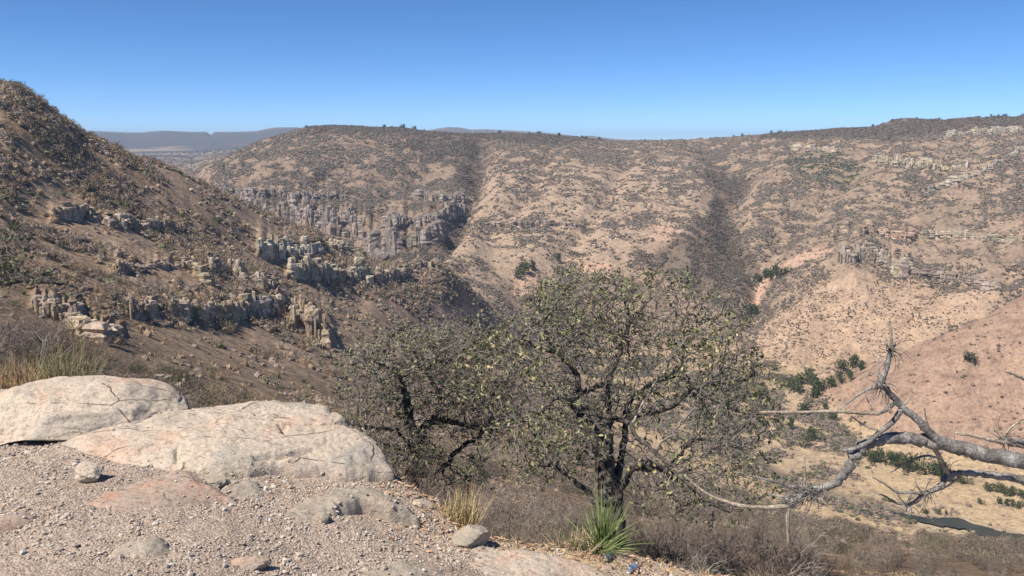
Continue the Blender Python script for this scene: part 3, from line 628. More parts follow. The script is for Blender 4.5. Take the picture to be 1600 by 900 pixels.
# ------------------------------------------------------------------ columnar cliffs
def build_cliff(line, hpx, label, rmin, rmax, wpx=6, rows=3, c=(.42,.36,.28), spike=.35, dens=1.0, group=None):
    g = np.random.default_rng(int(line[0][0]*7+line[0][1])); mb = MB(); xs = np.array(line, float); key = xs[0,0]*.01
    n = max(3, int(abs(xs[-1,0]-xs[0,0])/(wpx*.34)*dens))
    for row in range(2 if rows > 1 else 1):
        for k in range(n):
            t = (k+g.uniform(-.4, .4))/n; px = xs[0,0]+(xs[-1,0]-xs[0,0])*np.clip(t, 0, 1); md = float(band_mod(np.array([px]), key)[0])
            if g.random() < .05: continue
            py = np.interp(px, xs[:,0], xs[:,1])+(1.2 if row == 0 else -hpx*.22)+g.uniform(-.16, .10)*hpx
            p = hit(px, py, rmin, rmax); d = np.linalg.norm(p)
            if row: p[2] -= .2*hpx*d/FPX
            H = hpx*d/FPX*md*(g.uniform(.86, 1.06) if g.random() < .85-.4*spike else g.uniform(.55, 1.25))*(.64 if row == 0 else .5); w = wpx*d/FPX*g.choice([.25,.42,.7,1.05], p=[.25,.35,.27,.13])*g.uniform(.8, 1.2)
            ns = int(g.integers(5, 8)); nr = 8; a0 = g.uniform(0, 6.28); base = p+[0, 0, -H*.6]
            zz = np.linspace(0, 1, nr)**.85; ang = a0+np.sort((np.arange(ns)+g.uniform(-.3, .3, ns))/ns*6.28)
            rr = w*(1.12-.14*zz)[:,None]*g.uniform(.75, 1.2, (nr, 1))*g.uniform(.65, 1.25, (1, ns))*g.uniform(.88, 1.12, (nr, ns))
            rr[-1] *= .84; lean = g.normal(0, .05, 2)*H+np.array([p[0], p[1]])/np.hypot(p[0], p[1])*H*.10
            V = np.stack([base[0]+rr*np.cos(ang)*1.1+lean[0]*zz[:,None], base[1]+rr*np.sin(ang)*1.1+lean[1]*zz[:,None],
                          base[2]+zz[:,None]*H*1.6+g.normal(0, .022, (nr, ns))*H], -1).reshape(-1, 3)
            i = np.arange(nr-1)[:,None]*ns; j = np.arange(ns)[None]; j2 = (j+1) % ns
            A = (i+j).ravel(); B = (i+j2).ravel(); Cc = (i+ns+j2).ravel(); D = (i+ns+j).ravel()
            T = np.concatenate([np.stack([A,B,Cc],1), np.stack([A,Cc,D],1)]); V = np.concatenate([V, V[-ns:].mean(0)[None]+[[0,0,.06*H]]])
            bb = (nr-1)*ns; T = np.concatenate([T, np.stack([bb+np.arange(ns), bb+(np.arange(ns)+1) % ns, np.full(ns, len(V)-1)], 1)])
            mb.add(V, T, np.array(c)*g.uniform(.6, 1.2)*np.array([1, g.uniform(.94, 1.02), g.uniform(.85, 1.05)]))
    q = np.array([hit(px, float(np.interp(px, xs[:,0], xs[:,1])), rmin, rmax) for px in np.linspace(xs[0,0]-2, xs[-1,0]+2, 14)]); hh = .22*hpx*np.linalg.norm(q, axis=1)/FPX; q[:,2] -= hh*.9
    tube(mb, q, hh, 6, np.array(c)*.8, wob=.2)
    return tag(obj('rock_cliff', mb.mesh('rock_cliff'), M_CLIFF), label, 'cliff', group)
for a, k in CLIFFS: build_cliff(*a, **k)

# ------------------------------------------------------------------ LEDGE: the ground by the viewpoint
led = [(0,900,-2.60),(200,900,-2.62),(400,900,-2.75),(600,900,-2.95),(800,900,-3.2),(1000,900,-3.42),(1150,898,-3.6),
       (0,800,-2.60),(200,800,-2.62),(400,800,-2.75),(560,810,-2.95),(700,860,-3.12),(850,870,-3.3),
       (0,720,-2.62),(100,705,-2.62),(300,735,-2.70),(450,750,-2.82),(600,760,-3.0),(660,790,-3.1),(740,830,-3.25),(100,670,-2.75),(960,868,-3.4)]
LEDGE = TPS([tuple(PZ(*p)) for p in led]+[(-3,0,-2.5),(3,0,-3.2),(0,-3,-2.7),(-9,5,-2.6),(5,3,-3.9),(-9,0,-2.5)])
edge_px = [(-700,700,-2.7),(-200,690,-2.7),(100,660,-2.7),(330,646,-2.75),(520,672,-2.85),(605,735,-3.0),(668,790,-3.1),(740,838,-3.22),(800,852,-3.3),(870,862,-3.36),(960,862,-3.4),(1050,872,-3.45),(1150,886,-3.55),(1260,915,-3.7)]
EDGE = [tuple(PZ(*p)[:2]) for p in edge_px]+[(3.6,3.6),(7,1.5),(9,-5),(-16,-5),(-16,6)]
def znear(x, y, detail=True):
    x = np.asarray(x, float); y = np.asarray(y, float)
    s = polysd(x, y, EDGE)+.16*fbm2(x, y, 1.1, 3, 5); w = sstep(-.02, 2.6, s)
    zt = zterr(x, np.maximum(y, .5)); r = np.hypot(x, y); zt = np.where(r < 5.2, -4.2, zt)
    z = (LEDGE(x, y)-np.clip(s, 0, 1)*.5)*(1-w)+w*zt
    if detail: z = z+.030*fbm2(x, y, .9, 4, 7)+.010*fbm2(x, y, .12, 3, 8)+w*.12*fbm2(x, y, 1.5, 4, 9)
    return z
def nhit(px, py):
    """near-ground point under a pixel"""
    X, Y, ZZ = ray(px, py); k = np.linspace(3.5, 26, 500); x, y, z = X*k, Y*k, ZZ*k
    g = znear(x, y, False); i = np.where(z <= g)[0]; i = i[0] if len(i) else len(k)-1
    return np.array([x[i], y[i], float(znear(x[i:i+1], y[i:i+1])[0])])
def axis(a, b, lo, hi, h, grow=1.06):
    m = list(np.arange(a, b, h)); s = h; v = a; L = []
    while v > lo: s *= grow; v -= s; L.append(v)
    s = h; v = m[-1]; R = []
    while v < hi: s *= grow; v += s; R.append(v)
    return np.array(L[::-1]+m+R)
gx = axis(-5.6, 3.6, -15, 15, .02); gy = axis(3.2, 9.2, -4, 19, .02)
GX, GY = np.meshgrid(gx, gy); GZ = znear(GX, GY)
rr_ = np.hypot(GX, GY); GZ = GZ-.35*sstep(15.5, 17, rr_)
sdE = polysd(GX, GY, EDGE); out = sstep(-.15, .5, sdE+.2*fbm2(GX, GY, .8, 3, 6)); straw = np.exp(-((sdE+.25+.25*fbm2(GX, GY, .7, 3, 16))/.30)**2)*sstep(-.8, .4, GX)
GC_ = np.ones(GZ.shape+(3,))*np.array((.45,.37,.30)); GC_ = paint(GC_, out, (.27,.205,.15)); GC_ = paint(GC_, straw*.8, (.55,.41,.24))
GC_ = paint(GC_, np.clip(fbm2(GX, GY, 1.2, 3, 33), 0, 1)*.5*(1-out), (.47,.39,.33))
ny, nx = GX.shape; I, J = np.meshgrid(np.arange(ny-1), np.arange(nx-1), indexing='ij'); b0 = (I*nx+J).ravel()
tag(obj('ground', np_mesh('ground', np.stack([GX, GY, GZ], -1).reshape(-1, 3), np.stack([b0, b0+1, b0+nx+1, b0+nx], 1), GC_.reshape(-1, 3), True), M_GROUND), kind='structure')

# ------------------------------------------------------------------ rocks
def ico(sub):
    bm = bmesh.new(); bmesh.ops.create_icosphere(bm, subdivisions=sub, radius=1); bm.verts.ensure_lookup_table()
    V = np.array([v.co[:] for v in bm.verts]); T = np.array([[v.index for v in f.verts] for f in bm.faces]); bm.free(); return V, T
ICO6 = ico(6); ICO5 = ico(5); ICO4 = ico(4)
def rock_mesh(size, seed, base, planes=9, rough=.10, k=.8, flat=None):
    g = np.random.default_rng(seed); U, T = base; V = np.sign(U)*np.abs(U)**k
    for i in range(planes):
        nrm = g.normal(size=3); nrm /= np.linalg.norm(nrm); d = g.uniform(.45, .80); e = V@nrm-d; V = V-np.where(e > 0, e*.95, 0)[:,None]*nrm
    if flat: V[:,2] = np.where(V[:,2] > flat, flat+(V[:,2]-flat)*.15, V[:,2])
    V = V*(1+rough*fbm3(U*1.0+seed, .9, 3, seed)[:,None]+rough*.5*fbm3(U+seed, .3, 4, seed+5)[:,None])
    cr = np.abs(fbm3(U*[1,1,2.2]+seed, .55, 3, seed+9)); V = V*(1-.06*np.exp(-(cr/.03)**2))[:,None]
    V = V*np.array(size); V += fbm3(V, .05, 3, seed+3)[:,None]*.006*U
    return V, T
def rock(px, py, wpx, hpx, depth, label, seed, m=M_GROCK, base=ICO5, name='rock', sink=.35, rz=0, **kw):
    p = nhit(px, py); d = np.linalg.norm(p); w = wpx*d/FPX/2; h = hpx*d/FPX
    V, T = rock_mesh((w, depth/2, h*(.5+sink)), seed, base, **kw); me = np_mesh(name, V, T, None, True)
    o = obj(name, me, m, loc=p+[0, depth*.25, h*(.5-sink)-.01]); o.rotation_euler.z = rz
    return tag(o, label, 'rock')
# pink boulder at the left edge
V, T = ICO6; V = V.copy(); k = .82; V = np.sign(V)*np.abs(V)**k; x, y, z = V.T.copy()
U = ICO6[0]
top = np.interp(x, [-1.05,-.75,-.45,-.2,.1,.45,.75,1.05], [.50,.62,.90,1.0,1.0,.93,.72,.38])
z = np.where(z > 0, z*top, z*.9); y = np.where((z < .35) & (y < 0), y*(1-.42*sstep(.35, -.3, z)*sstep(-.5, -.1, x)), y)
V = np.stack([x*1.06+.06*z, y*.80-.12*z, z*.38], 1)
for nrm, d in [((.25,-.85,.45), .56), ((-.3,-.7,.65), .50), ((.1,-.3,.95), .37), ((.75,-.5,.4), .84), ((-.6,-.55,.58), .66)]:
    nrm = np.array(nrm)/np.linalg.norm(nrm); e = V@nrm-d; V = V-np.where(e > 0, e*.8, 0)[:,None]*nrm
V += U*(.050*fbm3(U, .7, 3, 71)+.008*fbm3(U*[1,1,2.5], .14, 4, 72))[:,None]
cr = np.abs(fbm3(U*[1,1,1.8]+3, .6, 3, 73)); V -= U*(.035*np.exp(-(cr/.022)**2))[:,None]
V += U*(.006*fbm3(V, .03, 3, 74))[:,None]
c = P(112, 652, 8.95)
tag(obj('boulder', np_mesh('boulder', V, T, None, True), M_ROCK, loc=c), 'rounded pink-beige boulder at the left edge with a shadowed hollow under its front', 'boulder')
V, T = rock_mesh((.42, .3, .22), 77, ICO5, k=.8); tag(obj('rock', np_mesh('rock', V, T, None, True), M_GROCK, loc=P(15, 628, 9.6)), 'dark grey rock peeping out behind the left end of the pink boulder', 'rock')
# bedrock slabs: outlined sheets of rock with real thickness
SLABS = []
def slab_top(x, y):
    z = np.full(len(x), -99.); sd = np.full(len(x), 9.)
    for x0, y0, h, Zs, s in SLABS:
        j = ((x-x0)/h).astype(int); i = ((y-y0)/h).astype(int); ok = (i >= 0) & (j >= 0) & (i < Zs.shape[0]) & (j < Zs.shape[1]); i = np.clip(i, 0, Zs.shape[0]-1); j = np.clip(j, 0, Zs.shape[1]-1)
        q = ok & (s[i, j] < 0); z = np.where(q, np.maximum(z, Zs[i, j]), z); sd = np.where(q, np.minimum(sd, s[i, j]), sd)
    return z, sd
def slab(name, outline, heights, label, m, thick=.5, rnd=.16, rise=.0, seed=1, h=.016, rough=1.0, cracks=()):
    O = [tuple(PZ(*p)[:2]) for p in outline]; S = TPS([tuple(PZ(*p)) for p in heights]); O_ = np.array(O)
    x0, y0 = O_.min(0)-.12; x1, y1 = O_.max(0)+.12
    X, Y = np.meshgrid(np.arange(x0, x1, h), np.arange(y0, y1, h))
    s = polysd(X, Y, O)+.05*rough*fbm2(X, Y, .5, 4, seed)+.018*rough*fbm2(X, Y, .12, 3, seed+1)
    t = np.clip(-s/rnd, 0, 1); Zs = S(X, Y)+rise-(rnd*.55)*(1-np.sqrt(np.clip(1-(1-t)**2, 0, 1)))
    Zs += .030*rough*fbm2(X, Y, 1.1, 3, seed+2)+.006*rough*fbm2(X, Y, .22, 4, seed+3)+.004*fbm2(X, Y, .04, 3, seed+4)
    st = fbm2(X, Y, .7, 4, seed+6); Zs -= .014*rough*sstep(-.02, .02, st)+.03*rough*np.exp(-(fbm2(X, Y*1.6, 1.0, 3, seed+8)/.012)**2)*sstep(0, .3, fbm2(X, Y, 1.5, 2, seed+9)+.1)
    for cl, wd, dp in cracks:
        L = [tuple(PZ(*p)[:2]) for p in cl]; dd = linesd(X, Y, L)+.012*fbm2(X, Y, .08, 3, seed+12); Zs -= dp*np.exp(-(dd/wd)**2)
    Zs -= thick*sstep(0, .07, s)
    SLABS.append((x0, y0, h, Zs.copy(), s.copy()))
    keep = s < .10; ny, nx = X.shape; I, J = np.meshgrid(np.arange(ny-1), np.arange(nx-1), indexing='ij')
    kk = keep[:-1,:-1] & keep[1:,:-1] & keep[:-1,1:] & keep[1:,1:]; b = (I*nx+J)[kk]
    F = np.stack([b, b+1, b+nx+1, b+nx], 1); used, inv = np.unique(F, return_inverse=True)
    V = np.stack([X, Y, Zs], -1).reshape(-1, 3)[used]; c = V.mean(0)
    return tag(obj(name, np_mesh(name, V-c, inv.reshape(F.shape), None, True), m, loc=c), label, 'rock')
slab('rock_slab', [(88,690,-2.60),(150,670,-2.58),(215,657,-2.57),(290,642,-2.57),(370,634,-2.58),(425,632,-2.59),(470,635,-2.61),(508,640,-2.63),(528,668,-2.68),(570,682,-2.74),(600,708,-2.84),(616,744,-2.97),(560,748,-2.93),(470,744,-2.83),(430,738,-2.79),(350,748,-2.74),(250,736,-2.68),(170,716,-2.63)],
     [(88,690,-2.60),(215,656,-2.55),(290,640,-2.54),(425,631,-2.55),(508,640,-2.59),(528,668,-2.65),(600,706,-2.80),(616,744,-2.95),(470,744,-2.81),(350,748,-2.72),(250,736,-2.67),(150,710,-2.62),(350,690,-2.585),(480,690,-2.66)],
     'broad flat pink-beige bedrock slab in the left middle, dropping off at its far right end', M_ROCK, .9, .16, .03, 11, .014, .9,
     [([(445,683,-2.64),(440,672,-2.63),(455,669,-2.63),(500,669,-2.64),(530,666,-2.65)], .022, .07), ([(400,733,-2.76),(450,724,-2.76),(490,713,-2.75)], .02, .05), ([(275,715,-2.6),(278,700,-2.6)], .015, .05)])
V, T = rock_mesh((.12, .15, .11), 93, ICO5, k=.7); tag(obj('rock', np_mesh('rock', V, T, None, True), M_GROCK, loc=P(532, 662, 8.0)), 'dark shadowed rock lump at the far right corner of the broad slab', 'rock')
slab('bedrock', [(132,800,-2.65),(160,775,-2.65),(235,755,-2.66),(300,752,-2.68),(340,765,-2.7),(372,788,-2.74),(330,792,-2.72),(250,805,-2.7),(180,812,-2.68)],
     [(132,800,-2.62),(235,755,-2.60),(300,752,-2.62),(372,788,-2.74),(250,805,-2.66)], 'low orange-tinted bedrock hump in the gravel with a grey fractured right end', M_RROCK, .2, .12, .035, 21)
slab('bedrock', [(380,830,-2.8),(420,805,-2.8),(480,785,-2.85),(545,772,-2.9),(590,775,-2.95),(640,800,-3.02),(655,815,-3.05),(610,812,-3.02),(560,800,-2.95),(520,815,-2.93),(480,835,-2.9),(420,838,-2.85)],
     [(380,830,-2.8),(480,785,-2.82),(560,772,-2.86),(590,790,-2.88),(655,815,-3.05),(480,835,-2.86)], 'long grey-green rock ridge crossing the gravel in the middle, with dark notches', M_GROCK, .25, .10, .05, 31)
slab('bedrock', [(700,905,-3.2),(712,872,-3.2),(745,856,-3.22),(790,862,-3.25),(850,868,-3.3),(900,880,-3.35),(960,905,-3.42),(960,935,-3.4),(700,935,-3.2)],
     [(700,905,-3.16),(745,858,-3.17),(850,866,-3.24),(960,905,-3.40),(820,920,-3.22)], 'smooth pale grey rock at the bottom edge with a chalky white patch, beside the cans', M_ROCK, .3, .14, .02, 41)
slab('bedrock', [(165,880,-2.64),(200,858,-2.64),(250,855,-2.66),(285,868,-2.68),(270,880,-2.68),(220,888,-2.66)],
     [(165,880,-2.63),(225,856,-2.60),(285,868,-2.68),(220,888,-2.64)], 'small grey hump of bedrock low in the gravel near the bottom left', M_GROCK, .15, .1, .025, 51)
slab('bedrock', [(-40,835,-2.6),(0,818,-2.6),(40,808,-2.6),(66,810,-2.6),(40,820,-2.6),(0,832,-2.6)],
     [(-40,835,-2.58),(30,808,-2.57),(66,810,-2.61),(0,832,-2.6)], 'thin pale yellowish rock flake flush with the gravel at the left edge', M_RROCK, .15, .08, .01, 61)
slab('bedrock', [(10,718,-2.62),(60,712,-2.62),(100,716,-2.62),(60,726,-2.62),(20,724,-2.62)],
     [(10,718,-2.6),(60,711,-2.59),(100,716,-2.61),(40,726,-2.6)], 'white bleached streak of rock in the gravel below the pink boulder', M_PALE, .12, .08, .004, 66)
slab('bedrock', [(340,775,-2.73),(365,752,-2.73),(400,760,-2.78),(425,782,-2.8),(400,790,-2.8)],
     [(340,775,-2.72),(370,752,-2.70),(425,782,-2.79),(400,790,-2.77)], 'small grey slanting rock plate just right of the orange-tinted hump', M_GROCK, .15, .07, .012, 71)
slab('bedrock', [(560,895,-2.92),(620,880,-2.98),(690,884,-3.05),(705,905,-3.1),(640,925,-3.0),(560,920,-2.9)],
     [(560,895,-2.9),(620,880,-2.94),(700,890,-3.09),(640,925,-2.97)], 'flat dusty rock at the bottom edge to the left of the smooth pale rock', M_GROCK, .15, .1, .006, 81)
rock(128, 757, 50, 20, .34, 'little pointed pale boulder with a sharp shadow, alone in the gravel at left', 5, M_ROCK, planes=12, rz=.3)
rock(733, 856, 66, 36, .34, 'angular rock with a tan top and black shaded right face above the smooth pale rock', 6, M_GROCK, planes=12, sink=.25, rz=-.3)
rock(330, 760, 52, 24, .3, 'dark jagged rock wedged under the near edge of the broad slab', 8, M_GROCK, planes=12, rough=.16)
rock(598, 800, 26, 26, .16, 'black-shadowed stone in the notch of the grey-green rock ridge', 9, M_GROCK, planes=10)
rock(500, 822, 26, 12, .16, 'small dark stone at the near lip of the grey-green rock ridge', 10, M_GROCK)
rock(390, 894, 60, 16, .22, 'half-buried brown rock at the bottom edge, left of centre', 12, M_RROCK)
rock(655, 798, 40, 14, .22, 'pale greenish stone at the cliff edge above the leaf litter', 13, M_ROCK)
rock(683, 790, 14, 13, .08, 'small cream upright stone at the cliff edge beside the golden grass', 14, M_PALE, base=ICO4)
rock(1004, 866, 17, 11, .07, 'larger of two white stones behind the cans', 15, M_PALE, base=ICO4)
rock(1018, 870, 12, 8, .05, 'smaller of two white stones behind the cans', 16, M_PALE, base=ICO4)
rock(1042, 876, 12, 9, .06, 'white stone furthest right along the straw-covered edge', 17, M_PALE, base=ICO4)
rock(925, 866, 12, 8, .05, 'small reddish stone at the foot of the spiky green plant', 18, M_RROCK, base=ICO4)
rock(945, 893, 26, 7, .12, 'flat brown stone lying just in front of the green-grey can', 19, M_RROCK, base=ICO4)

# ------------------------------------------------------------------ gravel and leaf litter
def scatter(n, xr, yr, dens):
    x = RNG.uniform(*xr, n*4); y = RNG.uniform(*yr, n*4); k = RNG.random(n*4) < dens(x, y); return x[k][:n], y[k][:n]
def gden(x, y):
    px, py = project(x, y, znear(x, y, False)); s = polysd(x, y, EDGE); d = (s < -.03)*1.0
    nz = fbm2(x, y, .5, 3, 90)
    d = d*np.clip(.45+1.4*nz+.55*np.exp(-(((py-860)/60)**2+((px-560)/240)**2))+.4*np.exp(-(((py-770)/18)**2+((px-500)/120)**2)), .05, 1)
    return d
gx_, gy_ = scatter(46000, (-5.2, 3.2), (3.3, 8.6), gden)
sz_ = .0046*np.exp(RNG.normal(0, .55, len(gx_)))*(1+.3*RNG.random(len(gx_))); sz_ = np.clip(sz_, .002, .022)
gz_ = znear(gx_, gy_); zt_, sd_ = slab_top(gx_, gy_); kp = (zt_ < gz_) | (RNG.random(len(gx_)) < .6*np.exp(np.minimum(sd_, 0)/.05)+.015); gz_ = np.maximum(gz_, zt_); gx_, gy_, gz_, sz_ = gx_[kp], gy_[kp], gz_[kp], sz_[kp]; m_ = len(gx_); nv = len(ICO_V)
W = ICO_V[None]*RNG.uniform(.6, 1.3, (m_, nv, 1))*sz_[:,None,None]*RNG.uniform(.7, 1.4, (m_, 1, 3))*[1, 1, .75]
W = W+np.stack([gx_, gy_, gz_+sz_*.35], 1)[:,None]
gc = np.array([(.46,.38,.31),(.52,.45,.38),(.36,.30,.25),(.50,.38,.29),(.60,.54,.47)])[RNG.choice(5, m_, p=[.33,.25,.2,.12,.10])]*RNG.uniform(.8, 1.15, (m_, 1))
Tg = (ICO_T[None]+(np.arange(m_)*nv)[:,None,None]).reshape(-1, 3)
tag(obj('gravel', np_mesh('gravel', W.reshape(-1, 3), Tg, np.repeat(gc, nv, 0)), M_PEB), kind='stuff')
def lden(x, y):
    px, py = project(x, y, znear(x, y, False)); s = polysd(x, y, EDGE)
    a = np.exp(-(((px-690)/60)**2+((py-815)/28)**2))+.75*np.exp(-((s+.12)/.22)**2)*(px > 560)+.25*np.exp(-(((px-500)/140)**2+((py-765)/12)**2))+.5*np.exp(-(((px-980)/160)**2+((py-880)/16)**2))+.25*(s > 0)*(px > 620)
    return np.clip(a, 0, 1)
lx, ly = scatter(17000, (-3, 9), (4.3, 15.0), lden); m_ = len(lx); lz = znear(lx, ly)+RNG.uniform(.002, .03, m_)
lo = RNG.uniform(.018, .042, m_); D = RNG.normal(size=(m_, 3))*[1,1,.35]; D /= np.linalg.norm(D, axis=1)[:,None]; Sx = np.cross(D, RNG.normal(size=(m_, 3))*[.4,.4,1]); Sx /= np.linalg.norm(Sx, axis=1)[:,None]
c = np.stack([lx, ly, lz], 1); D *= lo[:,None]; Sx *= (lo*RNG.uniform(.2, .34, m_))[:,None]; up = np.cross(D, Sx); up *= (lo*.15/(np.linalg.norm(up, axis=1)+1e-9))[:,None]
Vl = np.stack([c-D, c-Sx+up, c+D, c+Sx+up], 1).reshape(-1, 3); b = np.arange(m_)[:,None]*4
lc = np.array([(.46,.27,.15),(.42,.30,.18),(.55,.42,.25),(.33,.20,.13),(.50,.33,.22)])[RNG.integers(0, 5, m_)]*RNG.uniform(.8, 1.15, (m_, 1))
tag(obj('leaf_litter', np_mesh('leaf_litter', Vl, np.concatenate([b+[0,1,2], b+[0,2,3]]), np.repeat(lc, 4, 0)), M_LEAF), kind='stuff')

# ------------------------------------------------------------------ blades, grass, straw
def blades(mb, root, n, h, spread, w, cols, droop=.4, base_r=.03, seg=4, tilt_min=.0, g=RNG):
    for i in range(n):
        a = g.uniform(0, 6.28); t = tilt_min+(spread-tilt_min)*g.random()**.8; L = h*g.uniform(.55, 1.1); br = base_r*math.sqrt(g.random()); a2 = g.uniform(0, 6.28)
        p = np.array(root)+[br*math.cos(a2), br*math.sin(a2), 0]; d = np.array([math.cos(a)*math.sin(t), math.sin(a)*math.sin(t), math.cos(t)])
        side = np.cross(d, [math.sin(a*3.1), math.cos(a*1.7), .3]); side /= np.linalg.norm(side)+1e-9; pts = []
        for k in range(seg+1):
            pts.append(p.copy()); d = d+np.array([0, 0, -droop*(k/seg)**1.5/seg*2.2])*math.sin(t+.15); d /= np.linalg.norm(d); p = p+d*L/seg
        ww = w*np.array([1, .95, .8, .5, .08] if seg == 4 else np.linspace(1, .08, seg+1)); pts = np.array(pts)
        V = np.empty((2*(seg+1), 3)); V[0::2] = pts-side*ww[:,None]*.5; V[1::2] = pts+side*ww[:,None]*.5
        T = []; 
        for k in range(seg): T += [[2*k, 2*k+1, 2*k+3], [2*k, 2*k+3, 2*k+2]]
        mb.add(V, T, np.array(cols[int(g.integers(0, len(cols)))])*g.uniform(.8, 1.2))
GOLD = [(.50,.38,.18),(.42,.31,.15),(.60,.48,.26)]; STRAW = [(.55,.43,.27),(.46,.35,.22),(.38,.29,.19)]; RED = [(.42,.25,.14),(.36,.25,.14),(.48,.33,.18)]; GRN = [(.13,.18,.06),(.19,.24,.08),(.09,.13,.05),(.28,.30,.12)]
# spiky green plant
p = nhit(935, 864)
yu = empty('spiky_plant', p, 'bright green spiky plant with long narrow leaves at the foot of the oak', 'plant')
mb = MB(); blades(mb, (0,0,0), 130, .60, 1.40, .015, GRN, .35, .06, 5, .5); blades(mb, (.06,.06,0), 90, .64, .46, .015, GRN, .25, .05, 5); obj('leaf_rosette', mb.mesh('leaf_rosette'), M_BLADE, yu)
mb = MB(); blades(mb, (0,0,0), 70, .36, 1.5, .010, STRAW, .8, .06, 5, 1.0); obj('dry_leaves', mb.mesh('dry_leaves'), M_BLADE, yu); yu.scale = (.86, .86, .80)
def tuft(px, py, n, h, spread, w, cols, label, loc=None, br=.08, group=None, droop=.4):
    p = nhit(px, py) if loc is None else loc; mb = MB(); blades(mb, (0,0,0), n, h, spread, w, cols, droop, br)
    return tag(obj('grass_tuft', mb.mesh('grass_tuft'), M_BLADE, loc=p), label, 'grass', group)
tuft(728, 830, 150, .42, .60, .005, GOLD, 'tall golden grass tuft at the cliff edge left of the spiky green plant', br=.10)
tuft(705, 815, 70, .26, .8, .005, GOLD, 'short golden grass clump just left of the tall golden tuft', br=.10)
tuft(950, 845, 110, .62, .30, .005, RED, 'reddish dry stems standing behind the spiky green plant', br=.12, droop=.3)
tuft(1000, 868, 300, .42, .95, .005, STRAW, 'wide brown dry grass clump to the right of the spiky green plant', br=.22)
tuft(1050, 880, 220, .34, .95, .005, STRAW, 'second brown grass clump, further right along the straw-covered edge', br=.24)
tuft(900, 862, 120, .22, 1.0, .005, STRAW, 'dry grass fringe under the left leaves of the spiky green plant', br=.16)
tuft(0, 0, 240, .5, .7, .008, RED, 'reddish-gold grass clump behind the left end of the pink boulder', loc=P(8, 612, 12.2), br=.4)
tuft(0, 0, 260, .6, .7, .008, [(.24,.23,.09),(.30,.26,.11),(.40,.32,.16)], 'yellow-green grass clump right of the reddish-gold one at the left edge', loc=P(52, 612, 13.0), br=.5)
tuft(0, 0, 160, .9, .7, .008, [(.20,.20,.08),(.30,.26,.12)], 'greenish grass in front of the leafless brush at the far left', loc=P(100, 606, 14.5), br=.5)
mb = MB()
for i in range(1500):
    x = RNG.uniform(-1.2, 8.5); y = RNG.uniform(4.2, 14); s = float(polysd(np.array([x]), np.array([y]), EDGE)[0])
    if s < -.45 or s > 9 or (s > 1.3 and RNG.random() < .35) or (x < -.3 and s < .1): continue
    z = float(znear(np.array([x]), np.array([y]))[0]); blades(mb, (x, y, z-.01), 14, RNG.uniform(.05, .20 if s > 0 else .10), 1.25, .004, STRAW+GOLD, .4, .07, 3)
tag(obj('dry_grass_cover', mb.mesh('dry_grass_cover'), M_BLADE), kind='stuff')

# ------------------------------------------------------------------ two drink cans
def can(px, py, label, c_body, c_band, yaw, roll):
    p = nhit(px, py); root = empty('drink_can', p+[0, 0, .030], label, 'can'); R = .031; L = .115
    def lathe(prof, n=28, dent=.0):
        V = []; 
        for z, r in prof:
            for i in range(n):
                a = i/n*6.283; rr = r*(1-dent*max(0, math.cos(a-1.2))**4*math.exp(-((z-.01)/.02)**2)); V.append((rr*math.cos(a), rr*math.sin(a), z))
        T = []
        for k in range(len(prof)-1):
            for i in range(n): a, b = k*n+i, k*n+(i+1) % n; T += [[a, b, b+n], [a, b+n, a+n]]
        return np.array(V), np.array(T)
    def bm_(nt, b):
        g = N(nt, 'ShaderNodeTexCoord'); s = N(nt, 'ShaderNodeSeparateXYZ'); nt.links.new(g.outputs['Object'], s.inputs[0])
        mr = N(nt, 'ShaderNodeMapRange'); mr.inputs[1].default_value = -.0575; mr.inputs[2].default_value = .0575; nt.links.new(s.outputs[2], mr.inputs[0])
        r = N(nt, 'ShaderNodeValToRGB'); r.color_ramp.interpolation = 'CONSTANT'; e = r.color_ramp.elements; e[0].color = (*c_body, 1); e[1].position = .55; e[1].color = (*c_band, 1); q = e.new(.78); q.color = (*c_body, 1)
        nt.links.new(mr.outputs[0], r.inputs[0]); c = mixc(nt, ramp(nt, noise(nt, 60, 4, .6), [(.45, (0,0,0)), (.6, (.5,.5,.5))]), r.outputs[0], (.35,.30,.25)); nt.links.new(c, b.inputs['Base Color'])
        b.inputs['Metallic'].default_value = .55; b.inputs['Roughness'].default_value = .38
    mbd = mat('printed can', bm_)
    def al(nt, b): b.inputs['Base Color'].default_value = (.62,.62,.60,1); b.inputs['Metallic'].default_value = .8; b.inputs['Roughness'].default_value = .35; bump(nt, b, noise(nt, 80, 3, .5), .2, .001)
    ma = mat('bare aluminium', al)
    V, T = lathe([(-L/2,.024),(-L/2+.004,.0265),(-L/2+.012,R),(-.03,R),(0,R*.97),(.02,R*.98),(.035,R),(L/2-.014,R),(L/2-.004,.0275),(L/2,.0262)], dent=.16)
    o = obj('body', np_mesh('body', V, T, None, True), mbd, root)
    for sgn, nm in ((1, 'lid'), (-1, 'base')):
        V, T = lathe([(sgn*L/2,.0262),(sgn*(L/2+.002),.0258),(sgn*(L/2+.001),.0235),(sgn*(L/2-.005),.022),(sgn*(L/2-.004),.001)]); obj(nm, np_mesh(nm, V, T, None, True), ma, root)
    root.rotation_euler = (math.pi/2+roll, 0, yaw)
can(950, 880, 'dark green-grey drink can lying on the straw in front of the spiky plant', (.10,.15,.12), (.25,.28,.24), math.radians(-32), .05)
can(987, 892, 'blue-silver drink can lying to the right of the green-grey can', (.34,.40,.50), (.16,.24,.42), math.radians(-40), -.03)

